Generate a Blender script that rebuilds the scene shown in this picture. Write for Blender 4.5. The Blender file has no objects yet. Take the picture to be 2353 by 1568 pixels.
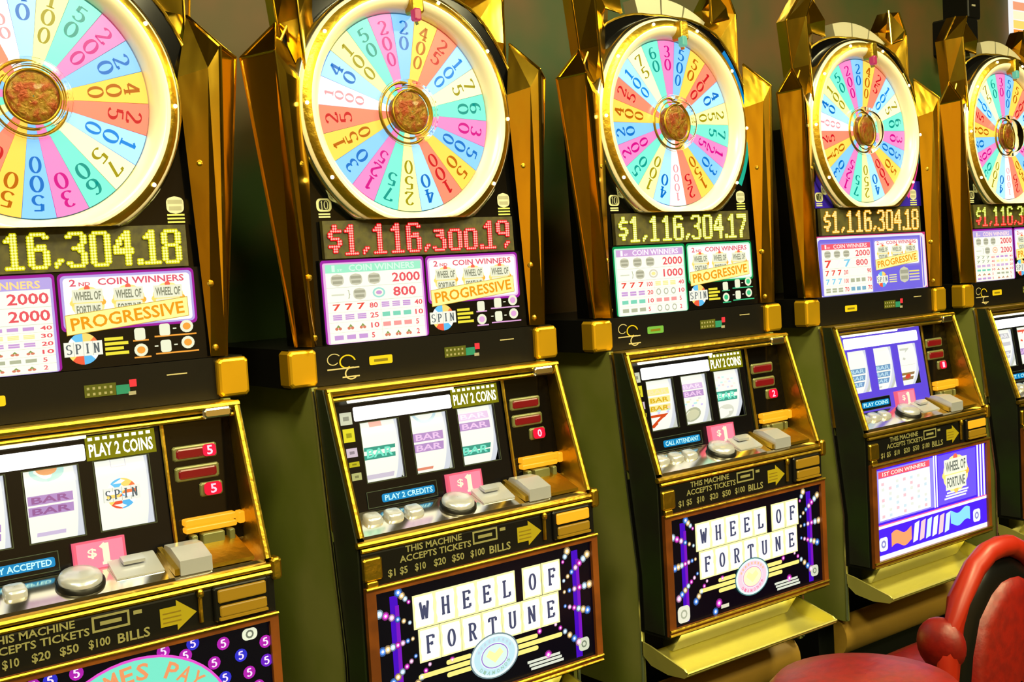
import bpy, math, random
from mathutils import Vector, Matrix

# ------------------------------------------------------------------ camera, world, lights
SC = bpy.context.scene
COL = SC.collection
F_PX = 2670.374                       # focal length in pixels for a 2353 px wide frame
CAM = Vector((-0.530976, -1.8782018, 1.47001459))
YAW, PITCH, ROLL = 0.64638481, -0.06435398, 0.05735942
cam_data = bpy.data.cameras.new('camera')
cam_data.sensor_width = 36.0
cam_data.lens = F_PX / 2353.0 * 36.0
cam_data.clip_start = 0.05
cam = bpy.data.objects.new('camera', cam_data)
COL.objects.link(cam)
fw = Vector((math.sin(YAW) * math.cos(PITCH), math.cos(YAW) * math.cos(PITCH), math.sin(PITCH)))
rt = Vector((math.cos(YAW), -math.sin(YAW), 0))
dn = fw.cross(rt)
c_, s_ = math.cos(ROLL), math.sin(ROLL)
rt2 = rt * c_ + dn * s_
dn2 = rt * (-s_) + dn * c_
cam.matrix_world = Matrix(((rt2.x, -dn2.x, -fw.x, CAM.x), (rt2.y, -dn2.y, -fw.y, CAM.y), (rt2.z, -dn2.z, -fw.z, CAM.z), (0, 0, 0, 1)))
SC.camera = cam
SC.view_settings.view_transform = 'Standard'
SC.view_settings.look = 'None'
SC.view_settings.gamma = 1.0
SC.view_settings.use_curve_mapping = False
SC.view_settings.exposure = 0.0

world = bpy.data.worlds.new('world')
SC.world = world
world.use_nodes = True
world.node_tree.nodes['Background'].inputs[0].default_value = (0.55, 0.50, 0.12, 1)
world.node_tree.nodes['Background'].inputs[1].default_value = 0.10


def area(name, loc, rot, sx, sy, power, col):
    l = bpy.data.lights.new(name, 'AREA')
    l.shape = 'RECTANGLE'; l.size = sx; l.size_y = sy; l.energy = power; l.color = col
    o = bpy.data.objects.new(name, l); COL.objects.link(o)
    o.location = loc; o.rotation_euler = rot
    return o


WARM = (1.0, 0.90, 0.46)
# light of unseen ceiling fixtures, added to light the room (built further down)
ADDED_LAMPS = [(-0.6, -1.5), (1.2, -1.5), (3.0, -1.5), (-0.6, -3.6), (1.2, -3.6), (3.0, -3.6), (5.0, 1.3), (2.2, 1.3)]
for lx, ly in ADDED_LAMPS:
    area('added_lamp_light', (lx, ly, 3.13), (0, 0, 0), 0.55, 0.55, 75, WARM)

# ------------------------------------------------------------------ helpers
OFF = [0.0, 0.6874, 1.3981, 2.1027, 2.8]
TILT = 0.0328


def lin(c):
    out = []
    for v in c[:3]:
        v = v / 255.0
        out.append(v / 12.92 if v <= 0.04045 else ((v + 0.055) / 1.055) ** 2.4)
    return (out[0], out[1], out[2], 1.0)


MATS = {}


def mat(name, col=(128, 128, 128), rough=0.5, metal=0.0, emit=0.0, bump=0.0, bscale=20.0, mottle=None, spec=0.5, stretch=(1, 1, 1), trans=0.0):
    if name in MATS:
        return MATS[name]
    m = bpy.data.materials.new(name)
    m.use_nodes = True
    nt = m.node_tree
    b = nt.nodes['Principled BSDF']
    b.inputs['Base Color'].default_value = lin(col)
    b.inputs['Roughness'].default_value = rough
    b.inputs['Metallic'].default_value = metal
    b.inputs['Specular IOR Level'].default_value = spec
    if trans:
        b.inputs['Transmission Weight'].default_value = trans
        b.inputs['IOR'].default_value = 1.12
    if emit:
        b.inputs['Emission Color'].default_value = lin(col)
        b.inputs['Base Color'].default_value = tuple(v * .15 for v in lin(col)[:3]) + (1,)
        b.inputs['Emission Strength'].default_value = emit
    if bump or mottle:
        tc = nt.nodes.new('ShaderNodeTexCoord')
        mp = nt.nodes.new('ShaderNodeMapping')
        mp.inputs['Scale'].default_value = stretch
        nt.links.new(tc.outputs['Object'], mp.inputs['Vector'])
        n = nt.nodes.new('ShaderNodeTexNoise')
        n.inputs['Scale'].default_value = bscale
        n.inputs['Detail'].default_value = 3
        nt.links.new(mp.outputs['Vector'], n.inputs['Vector'])
        if bump:
            bp = nt.nodes.new('ShaderNodeBump')
            bp.inputs['Strength'].default_value = bump
            bp.inputs['Distance'].default_value = 0.01
            nt.links.new(n.outputs['Fac'], bp.inputs['Height'])
            nt.links.new(bp.outputs['Normal'], b.inputs['Normal'])
        if mottle:
            r = nt.nodes.new('ShaderNodeValToRGB')
            r.color_ramp.elements[0].position = 0.38
            r.color_ramp.elements[0].color = lin(col)
            r.color_ramp.elements[1].position = 0.64
            r.color_ramp.elements[1].color = lin(mottle)
            nt.links.new(n.outputs['Fac'], r.inputs['Fac'])
            nt.links.new(r.outputs['Color'], b.inputs['Base Color'])
    MATS[name] = m
    return m


def print_mat(name, strength, rough=0.25):
    """backlit print: the colours come from the face colours of the mesh"""
    m = bpy.data.materials.new(name)
    m.use_nodes = True
    nt = m.node_tree
    b = nt.nodes['Principled BSDF']
    a = nt.nodes.new('ShaderNodeAttribute')
    a.attribute_name = 'Col'
    if strength:                              # a lit print is a dark film over its lamp
        mx = nt.nodes.new('ShaderNodeMix')
        mx.data_type = 'RGBA'
        mx.inputs[0].default_value = 0.10
        mx.inputs[6].default_value = (0, 0, 0, 1)
        nt.links.new(a.outputs['Color'], mx.inputs[7])
        nt.links.new(mx.outputs[2], b.inputs['Base Color'])
    else:
        nt.links.new(a.outputs['Color'], b.inputs['Base Color'])
    b.inputs['Roughness'].default_value = rough
    b.inputs['Specular IOR Level'].default_value = 0.3
    if strength:
        nt.links.new(a.outputs['Color'], b.inputs['Emission Color'])
        b.inputs['Emission Strength'].default_value = strength
    MATS[name] = m
    return m


print_mat('backlit_print', 1.02)
print_mat('header_print', 2.2)
print_mat('wheel_print', 1.16)
print_mat('bright_print', 1.25)
print_mat('flat_print', 0.0, 0.5)
print_mat('led_dots', 1.15)
GOLD = mat('polished_gold', (238, 196, 60), 0.15, 1.0, bump=0.35, bscale=9, stretch=(1, 1, 0.35))
GOLD_S = mat('satin_gold', (196, 162, 54), 0.34, 1.0, bump=0.15, bscale=60)
GOLD_D = mat('deck_gold', (250, 242, 220), 0.13, 1.0)
BUMPER = mat('brass_bumper', (226, 178, 30), 0.36, 0.75)
CREAM = mat('cream_gold', (255, 242, 216), 0.28, 0.12)
CHROME = mat('chrome', (225, 225, 220), 0.18, 1.0)
SILVER = mat('silver_plastic', (186, 190, 206), 0.25, 0.5)
BLACK = mat('black_plastic', (14, 14, 14), 0.35, spec=0.25)
BLACKG = mat('black_gloss', (7, 7, 8), 0.12, spec=0.35)
SIDE = mat('cabinet_laminate', (104, 112, 40), 0.55, mottle=(122, 124, 64), bscale=5)
DARKG = mat('dark_green_laminate', (24, 40, 10), 0.5, mottle=(20, 22, 16), bscale=6)
BROWN = mat('brown_wood_trim', (120, 62, 14), 0.4, mottle=(90, 44, 10), bscale=14)
TRAY = mat('brass_tray', (236, 228, 130), 0.40, 0.8, bump=0.1, bscale=30)
LEDBG = mat('led_matrix_off', (72, 68, 22), 0.6, mottle=(50, 46, 20), bscale=60)


class MB:
    """collects polygons, builds ONE mesh object"""

    def __init__(self):
        self.v = []; self.f = []; self.c = []; self.mi = []; self.smooth = []
        self.col = None; self.m = 0; self.sm = False

    def face(self, pts, col=None):
        k = len(self.v)
        self.v += [tuple(p) for p in pts]
        self.f.append(tuple(range(k, k + len(pts))))
        self.c.append(col or self.col); self.mi.append(self.m); self.smooth.append(self.sm)

    def grid(self, rows, closed=False, col=None):
        """rows of points -> quads sharing vertices"""
        k = len(self.v); n = len(rows[0])
        for r in rows:
            self.v += [tuple(p) for p in r]
        for i in range(len(rows) - 1):
            for j in range(n if closed else n - 1):
                j2 = (j + 1) % n
                self.f.append((k + i * n + j, k + i * n + j2, k + (i + 1) * n + j2, k + (i + 1) * n + j))
                self.c.append(col or self.col); self.mi.append(self.m); self.smooth.append(self.sm)

    def box(self, x0, x1, y0, y1, z0, z1, bev=0.0):
        if bev <= 0:
            p = [(x, y, z) for x in (x0, x1) for y in (y0, y1) for z in (z0, z1)]
            k = len(self.v); self.v += p
            for q in ((0, 1, 3, 2), (4, 6, 7, 5), (0, 4, 5, 1), (2, 3, 7, 6), (0, 2, 6, 4), (1, 5, 7, 3)):
                self.f.append(tuple(k + i for i in q)); self.c.append(self.col); self.mi.append(self.m); self.smooth.append(False)
            return self
        b = bev                              # chamfered front (-y) edges
        def rect(xa, xb, za, zb, y, r):
            return [(xa + r, y, za), (xb - r, y, za), (xb, y, za + r), (xb, y, zb - r), (xb - r, y, zb), (xa + r, y, zb), (xa, y, zb - r), (xa, y, za + r)]
        R = [rect(x0, x1, z0, z1, y1, b), rect(x0, x1, z0, z1, y0 + b, b), rect(x0 + b * .35, x1 - b * .35, z0 + b * .35, z1 - b * .35, y0 + b * .35, b), rect(x0 + b, x1 - b, z0 + b, z1 - b, y0, b * .6)]
        self.grid(R, True)
        self.face(R[3]); self.face(R[0][::-1])
        return self

    def prism_x(self, poly, x0, x1):
        """poly of (y,z) extruded along x"""
        a = [(x0, y, z) for y, z in poly]; b = [(x1, y, z) for y, z in poly]
        self.face(a); self.face(b[::-1])
        for i in range(len(poly)):
            j = (i + 1) % len(poly)
            self.face([a[j], a[i], b[i], b[j]])
        return self

    def prism_y(self, poly, y0, y1):
        """poly of (x,z) extruded along y"""
        a = [(x, y0, z) for x, z in poly]; b = [(x, y1, z) for x, z in poly]
        self.face(a); self.face(b[::-1])
        for i in range(len(poly)):
            j = (i + 1) % len(poly)
            self.face([a[j], a[i], b[i], b[j]])
        return self

    def lathe_y(self, prof, cx, cz, n=64, zmin=None):
        """profile of (r,y) turned about the y axis through cx,cz"""
        rows = []
        for r, y in prof:
            row = []
            for i in range(n):
                t = 2 * math.pi * i / n
                z = cz + r * math.cos(t)
                if zmin is not None:
                    z = max(z, zmin + 0.0008 * y)
                row.append((cx + r * math.sin(t), y, z))
            rows.append(row)
        self.grid(rows, True)
        return self

    def lathe_z(self, prof, cx, cy, n=32):
        self.grid([[(cx + r * math.cos(2 * math.pi * i / n), cy + r * math.sin(2 * math.pi * i / n), z) for i in range(n)] for r, z in prof], True)
        return self

    def tube(self, pts, r, n=8, closed=False):
        pts = [Vector(p) for p in pts]
        rows = []
        for i, p in enumerate(pts):
            a = pts[i - 1] if i else (pts[-1] if closed else p)
            b = pts[(i + 1) % len(pts)] if (i < len(pts) - 1 or closed) else p
            d = (b - a).normalized()
            ref = Vector((0, 0, 1)) if abs(d.z) < 0.9 else Vector((0, 1, 0))
            u = d.cross(ref).normalized(); w = d.cross(u)
            rows.append([tuple(p + (u * math.cos(2 * math.pi * k / n) + w * math.sin(2 * math.pi * k / n)) * r) for k in range(n)])
        if closed:
            rows.append(rows[0])
        self.grid(rows, True)
        if not closed:
            self.face(rows[0]); self.face(rows[-1][::-1])
        return self

    def ball(self, c, rx, ry, rz, n=10, m=6):
        rows = []
        for i in range(m + 1):
            a = math.pi * i / m
            rows.append([(c[0] + rx * max(math.sin(a), 1e-3) * math.cos(2 * math.pi * k / n), c[1] + ry * max(math.sin(a), 1e-3) * math.sin(2 * math.pi * k / n), c[2] + rz * math.cos(a)) for k in range(n)])
        self.grid(rows, True)
        return self

    def mesh(self, name, mats, tilt=False):
        if not isinstance(mats, (list, tuple)):
            mats = [mats]
        v = self.v
        if tilt:
            v = [(x, y + TILT * (z - 1.345), z) for x, y, z in v]
        me = bpy.data.meshes.new(name)
        me.from_pydata(v, [], self.f)
        for m in mats:
            me.materials.append(m)
        me.polygons.foreach_set('material_index', self.mi)
        me.polygons.foreach_set('use_smooth', self.smooth)
        if any(c is not None for c in self.c):
            at = me.color_attributes.new('Col', 'FLOAT_COLOR', 'CORNER')
            data = []
            for f, c in zip(self.f, self.c):
                data += list(c or (0.02, 0.02, 0.02, 1)) * len(f)
            at.data.foreach_set('color', data)
        me.update()
        return me


def link(name, me, parent=None, loc=None, roty=None):
    o = bpy.data.objects.new(name, me)
    COL.objects.link(o)
    if parent is not None:
        o.parent = parent
    if loc is not None:
        o.location = loc
    if roty is not None:
        o.rotation_euler = (0, roty, 0)
    return o


CACHE = {}


def part(name, parent, key, fn, mats, tilt=False, **kw):
    """a child mesh; alike parts of different machines share their mesh data under the key"""
    if key not in CACHE:
        mb = MB()
        r = fn(mb)
        CACHE[key] = (r if isinstance(r, MB) else mb).mesh(name, mats, tilt)
    return link(name, CACHE[key], parent, **kw)


def tag(o, label=None, cat=None, group=None, kind=None):
    if label: o['label'] = label
    if cat: o['category'] = cat
    if group: o['group'] = group
    if kind: o['kind'] = kind
    return o


def thing(name, loc, label, cat, group=None, rz=0):
    o = bpy.data.objects.new(name, None)
    COL.objects.link(o)
    o.location = loc; o.rotation_euler = (0, 0, rz); o.empty_display_size = 0.1
    return tag(o, label, cat, group)


# ------------------------------------------------------------------ lettering
TXT = {}


def sans(s):
    """verts and faces of a string in Blender's own font, scaled into a 1x1 box"""
    if s in TXT:
        return TXT[s]
    cu = bpy.data.curves.new('lettering', 'FONT')
    cu.body = s; cu.size = 1.0; cu.resolution_u = 2; cu.offset = 0.022
    o = bpy.data.objects.new('lettering', cu)
    COL.objects.link(o)
    dg = bpy.context.evaluated_depsgraph_get()
    me = bpy.data.meshes.new_from_object(o.evaluated_get(dg))
    vs = [(v.co.x, v.co.y) for v in me.vertices]
    fs = [tuple(p.vertices) for p in me.polygons]
    bpy.data.objects.remove(o); bpy.data.curves.remove(cu); bpy.data.meshes.remove(me)
    x0 = min(v[0] for v in vs); x1 = max(v[0] for v in vs); y0 = min(v[1] for v in vs); y1 = max(v[1] for v in vs)
    vs = [((x - x0) / (x1 - x0), (y - y0) / (y1 - y0)) for x, y in vs]
    TXT[s] = (vs, fs, (x1 - x0) / (y1 - y0))
    return TXT[s]


def arc(cx, cy, rx, ry, a0, a1, n=14):
    return [(cx + rx * math.cos(math.radians(a0 + (a1 - a0) * i / n)), cy + ry * math.sin(math.radians(a0 + (a1 - a0) * i / n))) for i in range(n + 1)]


def seg(*p):
    return list(p)


# serif strokes in a box 0..0.62 x 0..1 ; 's' marks a serif bar (x0,x1,y)
SERIF = {
    '0': [arc(.31, .5, .25, .46, 90, 450, 24)],
    '1': [seg((.12, .78), (.31, .95)), seg((.31, .97), (.31, .03)), ('s', .13, .50, .03)],
    '2': [arc(.30, .70, .22, .26, 160, -25, 14) + [(.07, .06)], ('s', .07, .55, .05), seg((.55, .05), (.56, .2))],
    '3': [arc(.28, .73, .20, .23, 150, -90, 14), arc(.28, .27, .24, .24, 90, -150, 16)],
    '4': [seg((.40, .97), (.05, .33)), ('s', .05, .58, .31), seg((.42, .97), (.42, .03)), ('s', .28, .56, .03)],
    '5': [('s', .14, .52, .94), seg((.14, .94), (.12, .56)), arc(.28, .33, .25, .28, 125, -150, 18)],
    '6': [arc(.33, .5, .26, .46, 60, 190, 14) + arc(.32, .30, .24, .27, 190, 540, 20)],
    '7': [('s', .08, .56, .94), seg((.08, .94), (.07, .78)), seg((.55, .94), (.24, .03))],
    '8': [arc(.31, .74, .19, .22, 0, 360, 18), arc(.31, .27, .24, .25, 0, 360, 20)],
    '9': [arc(.29, .5, .26, .46, 240, 370, 14) + arc(.30, .70, .24, .27, 10, 360, 20)],
    'W': [seg((.06, .96), (.19, .03)), seg((.19, .03), (.31, .8)), seg((.31, .8), (.43, .03)), seg((.43, .03), (.56, .96)), ('s', 0, .15, .96), ('s', .47, .62, .96)],
    'H': [seg((.14, .97), (.14, .03)), seg((.48, .97), (.48, .03)), ('s', .14, .48, .5), ('s', .04, .24, .96), ('s', .04, .24, .04), ('s', .38, .58, .96), ('s', .38, .58, .04)],
    'E': [seg((.16, .97), (.16, .03)), ('s', .06, .55, .96), ('s', .06, .56, .04), ('s', .16, .42, .52), seg((.54, .96), (.54, .78)), seg((.55, .04), (.55, .24)), seg((.42, .62), (.42, .42))],
    'F': [seg((.16, .97), (.16, .03)), ('s', .06, .55, .96), ('s', .06, .30, .04), ('s', .16, .42, .52), seg((.54, .96), (.54, .78)), seg((.42, .62), (.42, .42))],
    'L': [seg((.18, .97), (.18, .03)), ('s', .06, .32, .96), ('s', .06, .56, .04), seg((.55, .04), (.55, .28))],
    'O': [arc(.31, .5, .20, .46, 90, 450, 24)],
    'R': [seg((.16, .97), (.16, .03)), ('s', .06, .34, .96), ('s', .06, .28, .04), arc(.32, .73, .19, .23, 90, -90, 12), ('s', .16, .32, .50), seg((.32, .5), (.50, .04)), ('s', .44, .60, .04)],
    'T': [seg((.31, .97), (.31, .03)), ('s', .06, .56, .96), ('s', .20, .42, .04), seg((.07, .96), (.07, .76)), seg((.55, .96), (.55, .76))],
    'U': [seg((.14, .97), (.14, .28)), arc(.31, .28, .17, .25, 180, 360, 12), seg((.48, .28), (.48, .97)), ('s', .04, .24, .96), ('s', .38, .58, .96)],
    'N': [seg((.13, .97), (.13, .03)), seg((.13, .97), (.49, .03)), seg((.49, .97), (.49, .03)), ('s', .03, .20, .96), ('s', .03, .23, .04), ('s', .39, .59, .96)],
    'S': [arc(.31, .72, .20, .24, 30, 270, 14) + arc(.31, .26, .22, .23, 90, -150, 14)],
    'P': [seg((.16, .97), (.16, .03)), ('s', .06, .34, .96), ('s', .06, .28, .04), arc(.32, .72, .20, .24, 90, -90, 12), ('s', .16, .32, .48)],
    'I': [seg((.31, .97), (.31, .03)), ('s', .18, .44, .96), ('s', .18, .44, .04)],
    '$': [arc(.31, .68, .18, .19, 30, 270, 12) + arc(.31, .31, .20, .19, 90, -150, 12), seg((.31, 1.0), (.31, 0.0))],
}


class Print(MB):
    """flat print laid on a plane: origin O, axes U (right) and V (up), stacked layers rise by 0.4 mm"""

    def __init__(self, O=(0, 0, 0), U=(1, 0, 0), V=(0, 0, 1)):
        super().__init__()
        self.O = Vector(O); self.U = Vector(U).normalized(); self.V = Vector(V).normalized(); self.N = self.U.cross(self.V)

    def P(self, u, v, l):
        return tuple(self.O + self.U * u + self.V * v + self.N * (0.0004 * l))

    def rect(self, u0, v0, u1, v1, col, l=1):
        self.face([self.P(u0, v0, l), self.P(u1, v0, l), self.P(u1, v1, l), self.P(u0, v1, l)], lin(col)); return self

    def rrect(self, u0, v0, u1, v1, r, col, l=1):
        pts = []
        for cx, cy, a in ((u1 - r, v1 - r, 0), (u0 + r, v1 - r, 90), (u0 + r, v0 + r, 180), (u1 - r, v0 + r, 270)):
            pts += arc(cx, cy, r, r, a, a + 90, 4)
        self.face([self.P(u, v, l) for u, v in pts], lin(col)); return self

    def plate(self, u0, v0, u1, v1, t, col):
        """a real sheet of thickness t behind the print"""
        c = lin(col)
        f = [self.O + self.U * u + self.V * v for u, v in ((u0, v0), (u1, v0), (u1, v1), (u0, v1))]
        b = [p - self.N * t for p in f]
        self.face(f, c); self.face(b[::-1], c)
        for i in range(4):
            j = (i + 1) % 4
            self.face([f[i], b[i], b[j], f[j]], c)
        return self

    def poly(self, pts, col, l=1):
        self.face([self.P(u, v, l) for u, v in pts], lin(col)); return self

    def disc(self, cu, cv, ru, rv, col, l=1, n=20, a0=0, a1=360):
        pts = arc(cu, cv, ru, rv, a0, a1, n)
        if a1 - a0 >= 360: pts = pts[:-1]
        self.face([self.P(u, v, l) for u, v in pts], lin(col)); return self

    def ring(self, cu, cv, r0, r1, col, l=1, n=20, asp=1.0, a0=0, a1=360):
        a = arc(cu, cv, r0, r0 * asp, a0, a1, n); b = arc(cu, cv, r1, r1 * asp, a0, a1, n)
        for i in range(n):
            self.face([self.P(*p, l) for p in (a[i], b[i], b[i + 1], a[i + 1])], lin(col))
        return self

    def frame(self, u0, v0, u1, v1, w, col, l=1):
        self.rect(u0, v0, u1, v0 + w, col, l); self.rect(u0, v1 - w, u1, v1, col, l)
        self.rect(u0, v0 + w, u0 + w, v1 - w, col, l); self.rect(u1 - w, v0 + w, u1, v1 - w, col, l); return self

    def text(self, s, u0, v0, u1, v1, col, l=2, rot=0.0, fit=True):
        """string stretched into the box (rot turns it about the box's lower left corner)"""
        vs, fs, asp = sans(s)
        c, sn = math.cos(rot), math.sin(rot)
        k = len(self.v)
        for x, y in vs:
            a, b = x * (u1 - u0), y * (v1 - v0)
            self.v.append(self.P(u0 + a * c - b * sn, v0 + a * sn + b * c, l))
        cc = lin(col)
        for f in fs:
            self.f.append(tuple(k + i for i in f)); self.c.append(cc); self.mi.append(self.m); self.smooth.append(False)
        return self

    def serif(self, ch, u0, v0, w, h, col, l=2, thick=0.13, thin=0.05, rot=0.0):
        """one serif character drawn with a broad pen"""
        cc = lin(col); cr, sr = math.cos(rot), math.sin(rot)

        def T(x, y):
            a, b = x / .62 * w, y * h
            return self.P(u0 + a * cr - b * sr, v0 + a * sr + b * cr, l)
        for st in SERIF.get(ch, []):
            if st[0] == 's':
                _, x0, x1, y = st
                self.face([T(x0, y - thin * .7), T(x1, y - thin * .7), T(x1, y + thin * .7), T(x0, y + thin * .7)], cc)
                continue
            L = []; R = []
            for i, (x, y) in enumerate(st):
                xa, ya = st[max(i - 1, 0)]; xb, yb = st[min(i + 1, len(st) - 1)]
                dx, dy = xb - xa, yb - ya
                d = math.hypot(dx, dy) or 1
                wd = (thin + (thick - thin) * (abs(dy) / d) ** 1.5) * .5
                L.append((x - dy / d * wd, y + dx / d * wd)); R.append((x + dy / d * wd, y - dx / d * wd))
            for i in range(len(st) - 1):
                self.face([T(*R[i]), T(*R[i + 1]), T(*L[i + 1]), T(*L[i])], cc)
        return self

    def serif_word(self, s, u0, v0, w, h, col, l=2, gap=0.15, **k):
        for i, ch in enumerate(s):
            if ch != ' ':
                self.serif(ch, u0 + i * w * (1 + gap), v0, w, h, col, l, **k)
        return self

# ------------------------------------------------------------------ the setting
def struct(name, mb, m, parent=None):
    o = link(name, mb.mesh(name, m), parent)
    if parent is None:
        o['kind'] = 'structure'
    return o


CARPET = mat('dark_carpet', (40, 52, 8), 0.95, mottle=(22, 30, 10), bscale=9)
TANW = mat('tan_wall', (206, 170, 90), 0.8, mottle=(150, 104, 44), bscale=1.4)
WALLM = mat('olive_wall', (84, 86, 14), 0.75, mottle=(110, 70, 22), bscale=1.6)
SPINE = mat('green_spine_panel', (34, 58, 4), 0.6, mottle=(84, 58, 16), bscale=3.2)
CEILM = mat('olive_ceiling', (120, 108, 26), 0.85, mottle=(96, 70, 30), bscale=1.3)
struct('floor', MB().box(-6, 12, -5.6, 2.5, -0.1, 0), CARPET)
struct('ceiling', MB().box(-6, 12, -5.6, 2.5, 3.2, 3.3), CEILM)
struct('wall_back', MB().box(-6, 12, 2.3, 2.5, 0, 3.2), WALLM)
struct('wall_opposite', MB().box(-6, 12, -5.6, -5.4, 0, 3.2), TANW)
struct('wall_left', MB().box(-6, -5.8, -5.4, 2.3, 0, 3.2), WALLM)
struct('wall_right', MB().box(11.8, 12, -5.4, 2.3, 0, 3.2), WALLM)
struct('wall_spine', MB().box(-0.9, 4.6, 0.42, 0.50, 0, 2.45), SPINE)

LAMPG = mat('added_lamp_diffuser', (255, 236, 170), 0.5, emit=6.0)
LAMPF = mat('added_lamp_frame', (150, 130, 60), 0.4, 0.6)
for i, (lx, ly) in enumerate(ADDED_LAMPS):  # panels added out of view, giving room light and streaks in the gold
    t = thing('added_ceiling_light', (lx, ly, 3.2), 'square warm ceiling light panel with a brass frame, added out of view', 'ceiling light', 'added ceiling lights out of view')
    part('frame', t, 'lampframe', lambda mb: mb.box(-.33, .33, -.33, -.3, -.05, 0).box(-.33, .33, .3, .33, -.05, 0).box(-.33, -.3, -.3, .3, -.05, 0).box(.3, .33, -.3, .3, -.05, 0), LAMPF)
    part('diffuser', t, 'lampdiff', lambda mb: mb.box(-.3, .3, -.3, .3, -.04, -.005), LAMPG)

# ------------------------------------------------------------------ prize wheel data
BLUE, LBLUE, TEAL, PINK = (132, 196, 248), (168, 222, 255), (118, 236, 206), (236, 132, 194)
RED, ORNG, YELL, CRM, WHT = (255, 134, 106), (255, 208, 84), (255, 255, 168), (255, 255, 200), (255, 255, 255)
TB, TT, TP, TR, TO, TY, TW = (0, 104, 190), (0, 140, 130), (196, 0, 128), (190, 14, 30), (176, 92, 0), (150, 138, 10), (226, 150, 158)
WHEEL = [('20', BLUE, TB), ('400', ORNG, TO), ('25', RED, TR), ('100', LBLUE, (0, 126, 214)), ('75', CRM, TY), ('60', TEAL, TT), ('30', PINK, TP), ('500', BLUE, TB), ('50', ORNG, TO), ('100', RED, TR), ('40', LBLUE, TB), ('250', YELL, TY), ('75', TEAL, TT), ('125', PINK, TP), ('30', BLUE, TB), ('150', ORNG, TO), ('25', RED, TR), ('1000', WHT, TW), ('40', LBLUE, TB), ('100', YELL, TY), ('50', TEAL, TT), ('200', PINK, TP)]
NW = len(WHEEL)
STEP = 2 * math.pi / NW
WCX, WCZ, WR = -0.011, 1.772, 0.187


def wedge_mesh(k):
    num, bg, fg = WHEEL[k]
    p = Print((0, 0, 0))
    h = STEP / 2 * 0.985
    n = 5
    outer = [(WR * math.sin(-h + 2 * h * i / n), WR * math.cos(-h + 2 * h * i / n)) for i in range(n + 1)]
    inner = [(0.04 * math.sin(h), 0.04 * math.cos(h)), (0.04 * math.sin(-h), 0.04 * math.cos(-h))]
    ring = outer + inner
    f = [(x, 0, z) for x, z in ring]; b = [(x, 0.004, z) for x, z in ring]
    c = lin(bg)
    p.face(f[::-1], c); p.face(b, c)
    for i in range(len(f)):
        j = (i + 1) % len(f)
        p.face([f[i], f[j], b[j], b[i]], lin(fg))
    if len(num) == 4:
        hh, ss = 0.0185, 0.0215
    else:
        hh, ss = 0.0265, 0.0298
    r = 0.176
    for ch in num:
        wd = min(0.020, 0.8 * 2 * (r - hh) * math.tan(h) * 0.86) if len(num) < 4 else 0.016
        p.serif(ch, -wd / 2, r - hh, wd, hh, fg, 1.5, thick=.17, thin=.06)
        r -= ss
    return p


DIG = {
    '$': ['..##..', '..##..', '.#####', '##....', '##....', '.####.', '....##', '....##', '#####.', '..##..', '..##..', '......'],
    '1': ['..##..', '.###..', '####..', '..##..', '..##..', '..##..', '..##..', '..##..', '..##..', '..##..', '..##..', '######'],
    '6': ['.#####.', '##...##', '##.....', '##.....', '##.###.', '######.', '##...##', '##...##', '##...##', '##...##', '##...##', '.#####.'],
    '3': ['.#####.', '##...##', '.....##', '.....##', '....##.', '..####.', '....##.', '.....##', '.....##', '.....##', '##...##', '.#####.'],
    '0': ['.#####.', '##...##', '##...##', '##...##', '##...##', '##...##', '##...##', '##...##', '##...##', '##...##', '##...##', '.#####.'],
    '4': ['....##.', '...###.', '..####.', '.##.##.', '.##.##.', '##..##.', '#######', '#######', '....##.', '....##.', '....##.', '....##.'],
    '7': ['#######', '#######', '.....##', '.....##', '....##.', '....##.', '...##..', '...##..', '..##...', '..##...', '..##...', '..##...'],
    '8': ['.#####.', '##...##', '##...##', '##...##', '##...##', '.#####.', '##...##', '##...##', '##...##', '##...##', '##...##', '.#####.'],
    '9': ['.#####.', '##...##', '##...##', '##...##', '##...##', '.######', '.....##', '.......', '.......', '.....##', '....##.', '....#..'],
    ',': ['...'] * 9 + ['.##', '##.', '#..'],
    '.': ['..'] * 10 + ['##', '##'],
}
for k_, base in (('3', '3'), ('0', '0')):          # the refreshing sign: the upper rows are dark
    DIG[k_ + 'x'] = ['.' * 7] * 3 + ['.#####.'] + DIG[base][4:]
LEDX = [0, .082, .172, .228, .322, .405, .500, .545, .636, .726, .818, .846, .920]
LEDP = 0.00462


def led_char(key, dot, halo, dot2=None, halo2=None):
    p = Print((0, 0, 0))
    rows = DIG[key]
    for r, row in enumerate(rows):
        d, h = (dot, halo) if (dot2 is None or r < 6) else (dot2, halo2)
        for q, ch in enumerate(row):
            if ch == '#':
                p.disc(q * LEDP, (11 - r) * LEDP, .0040, .0040, h, 0.4 + .05 * (q % 2), n=6)
                p.disc(q * LEDP, (11 - r) * LEDP, .0021, .0021, d, 1.2, n=6)
    return p


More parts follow.
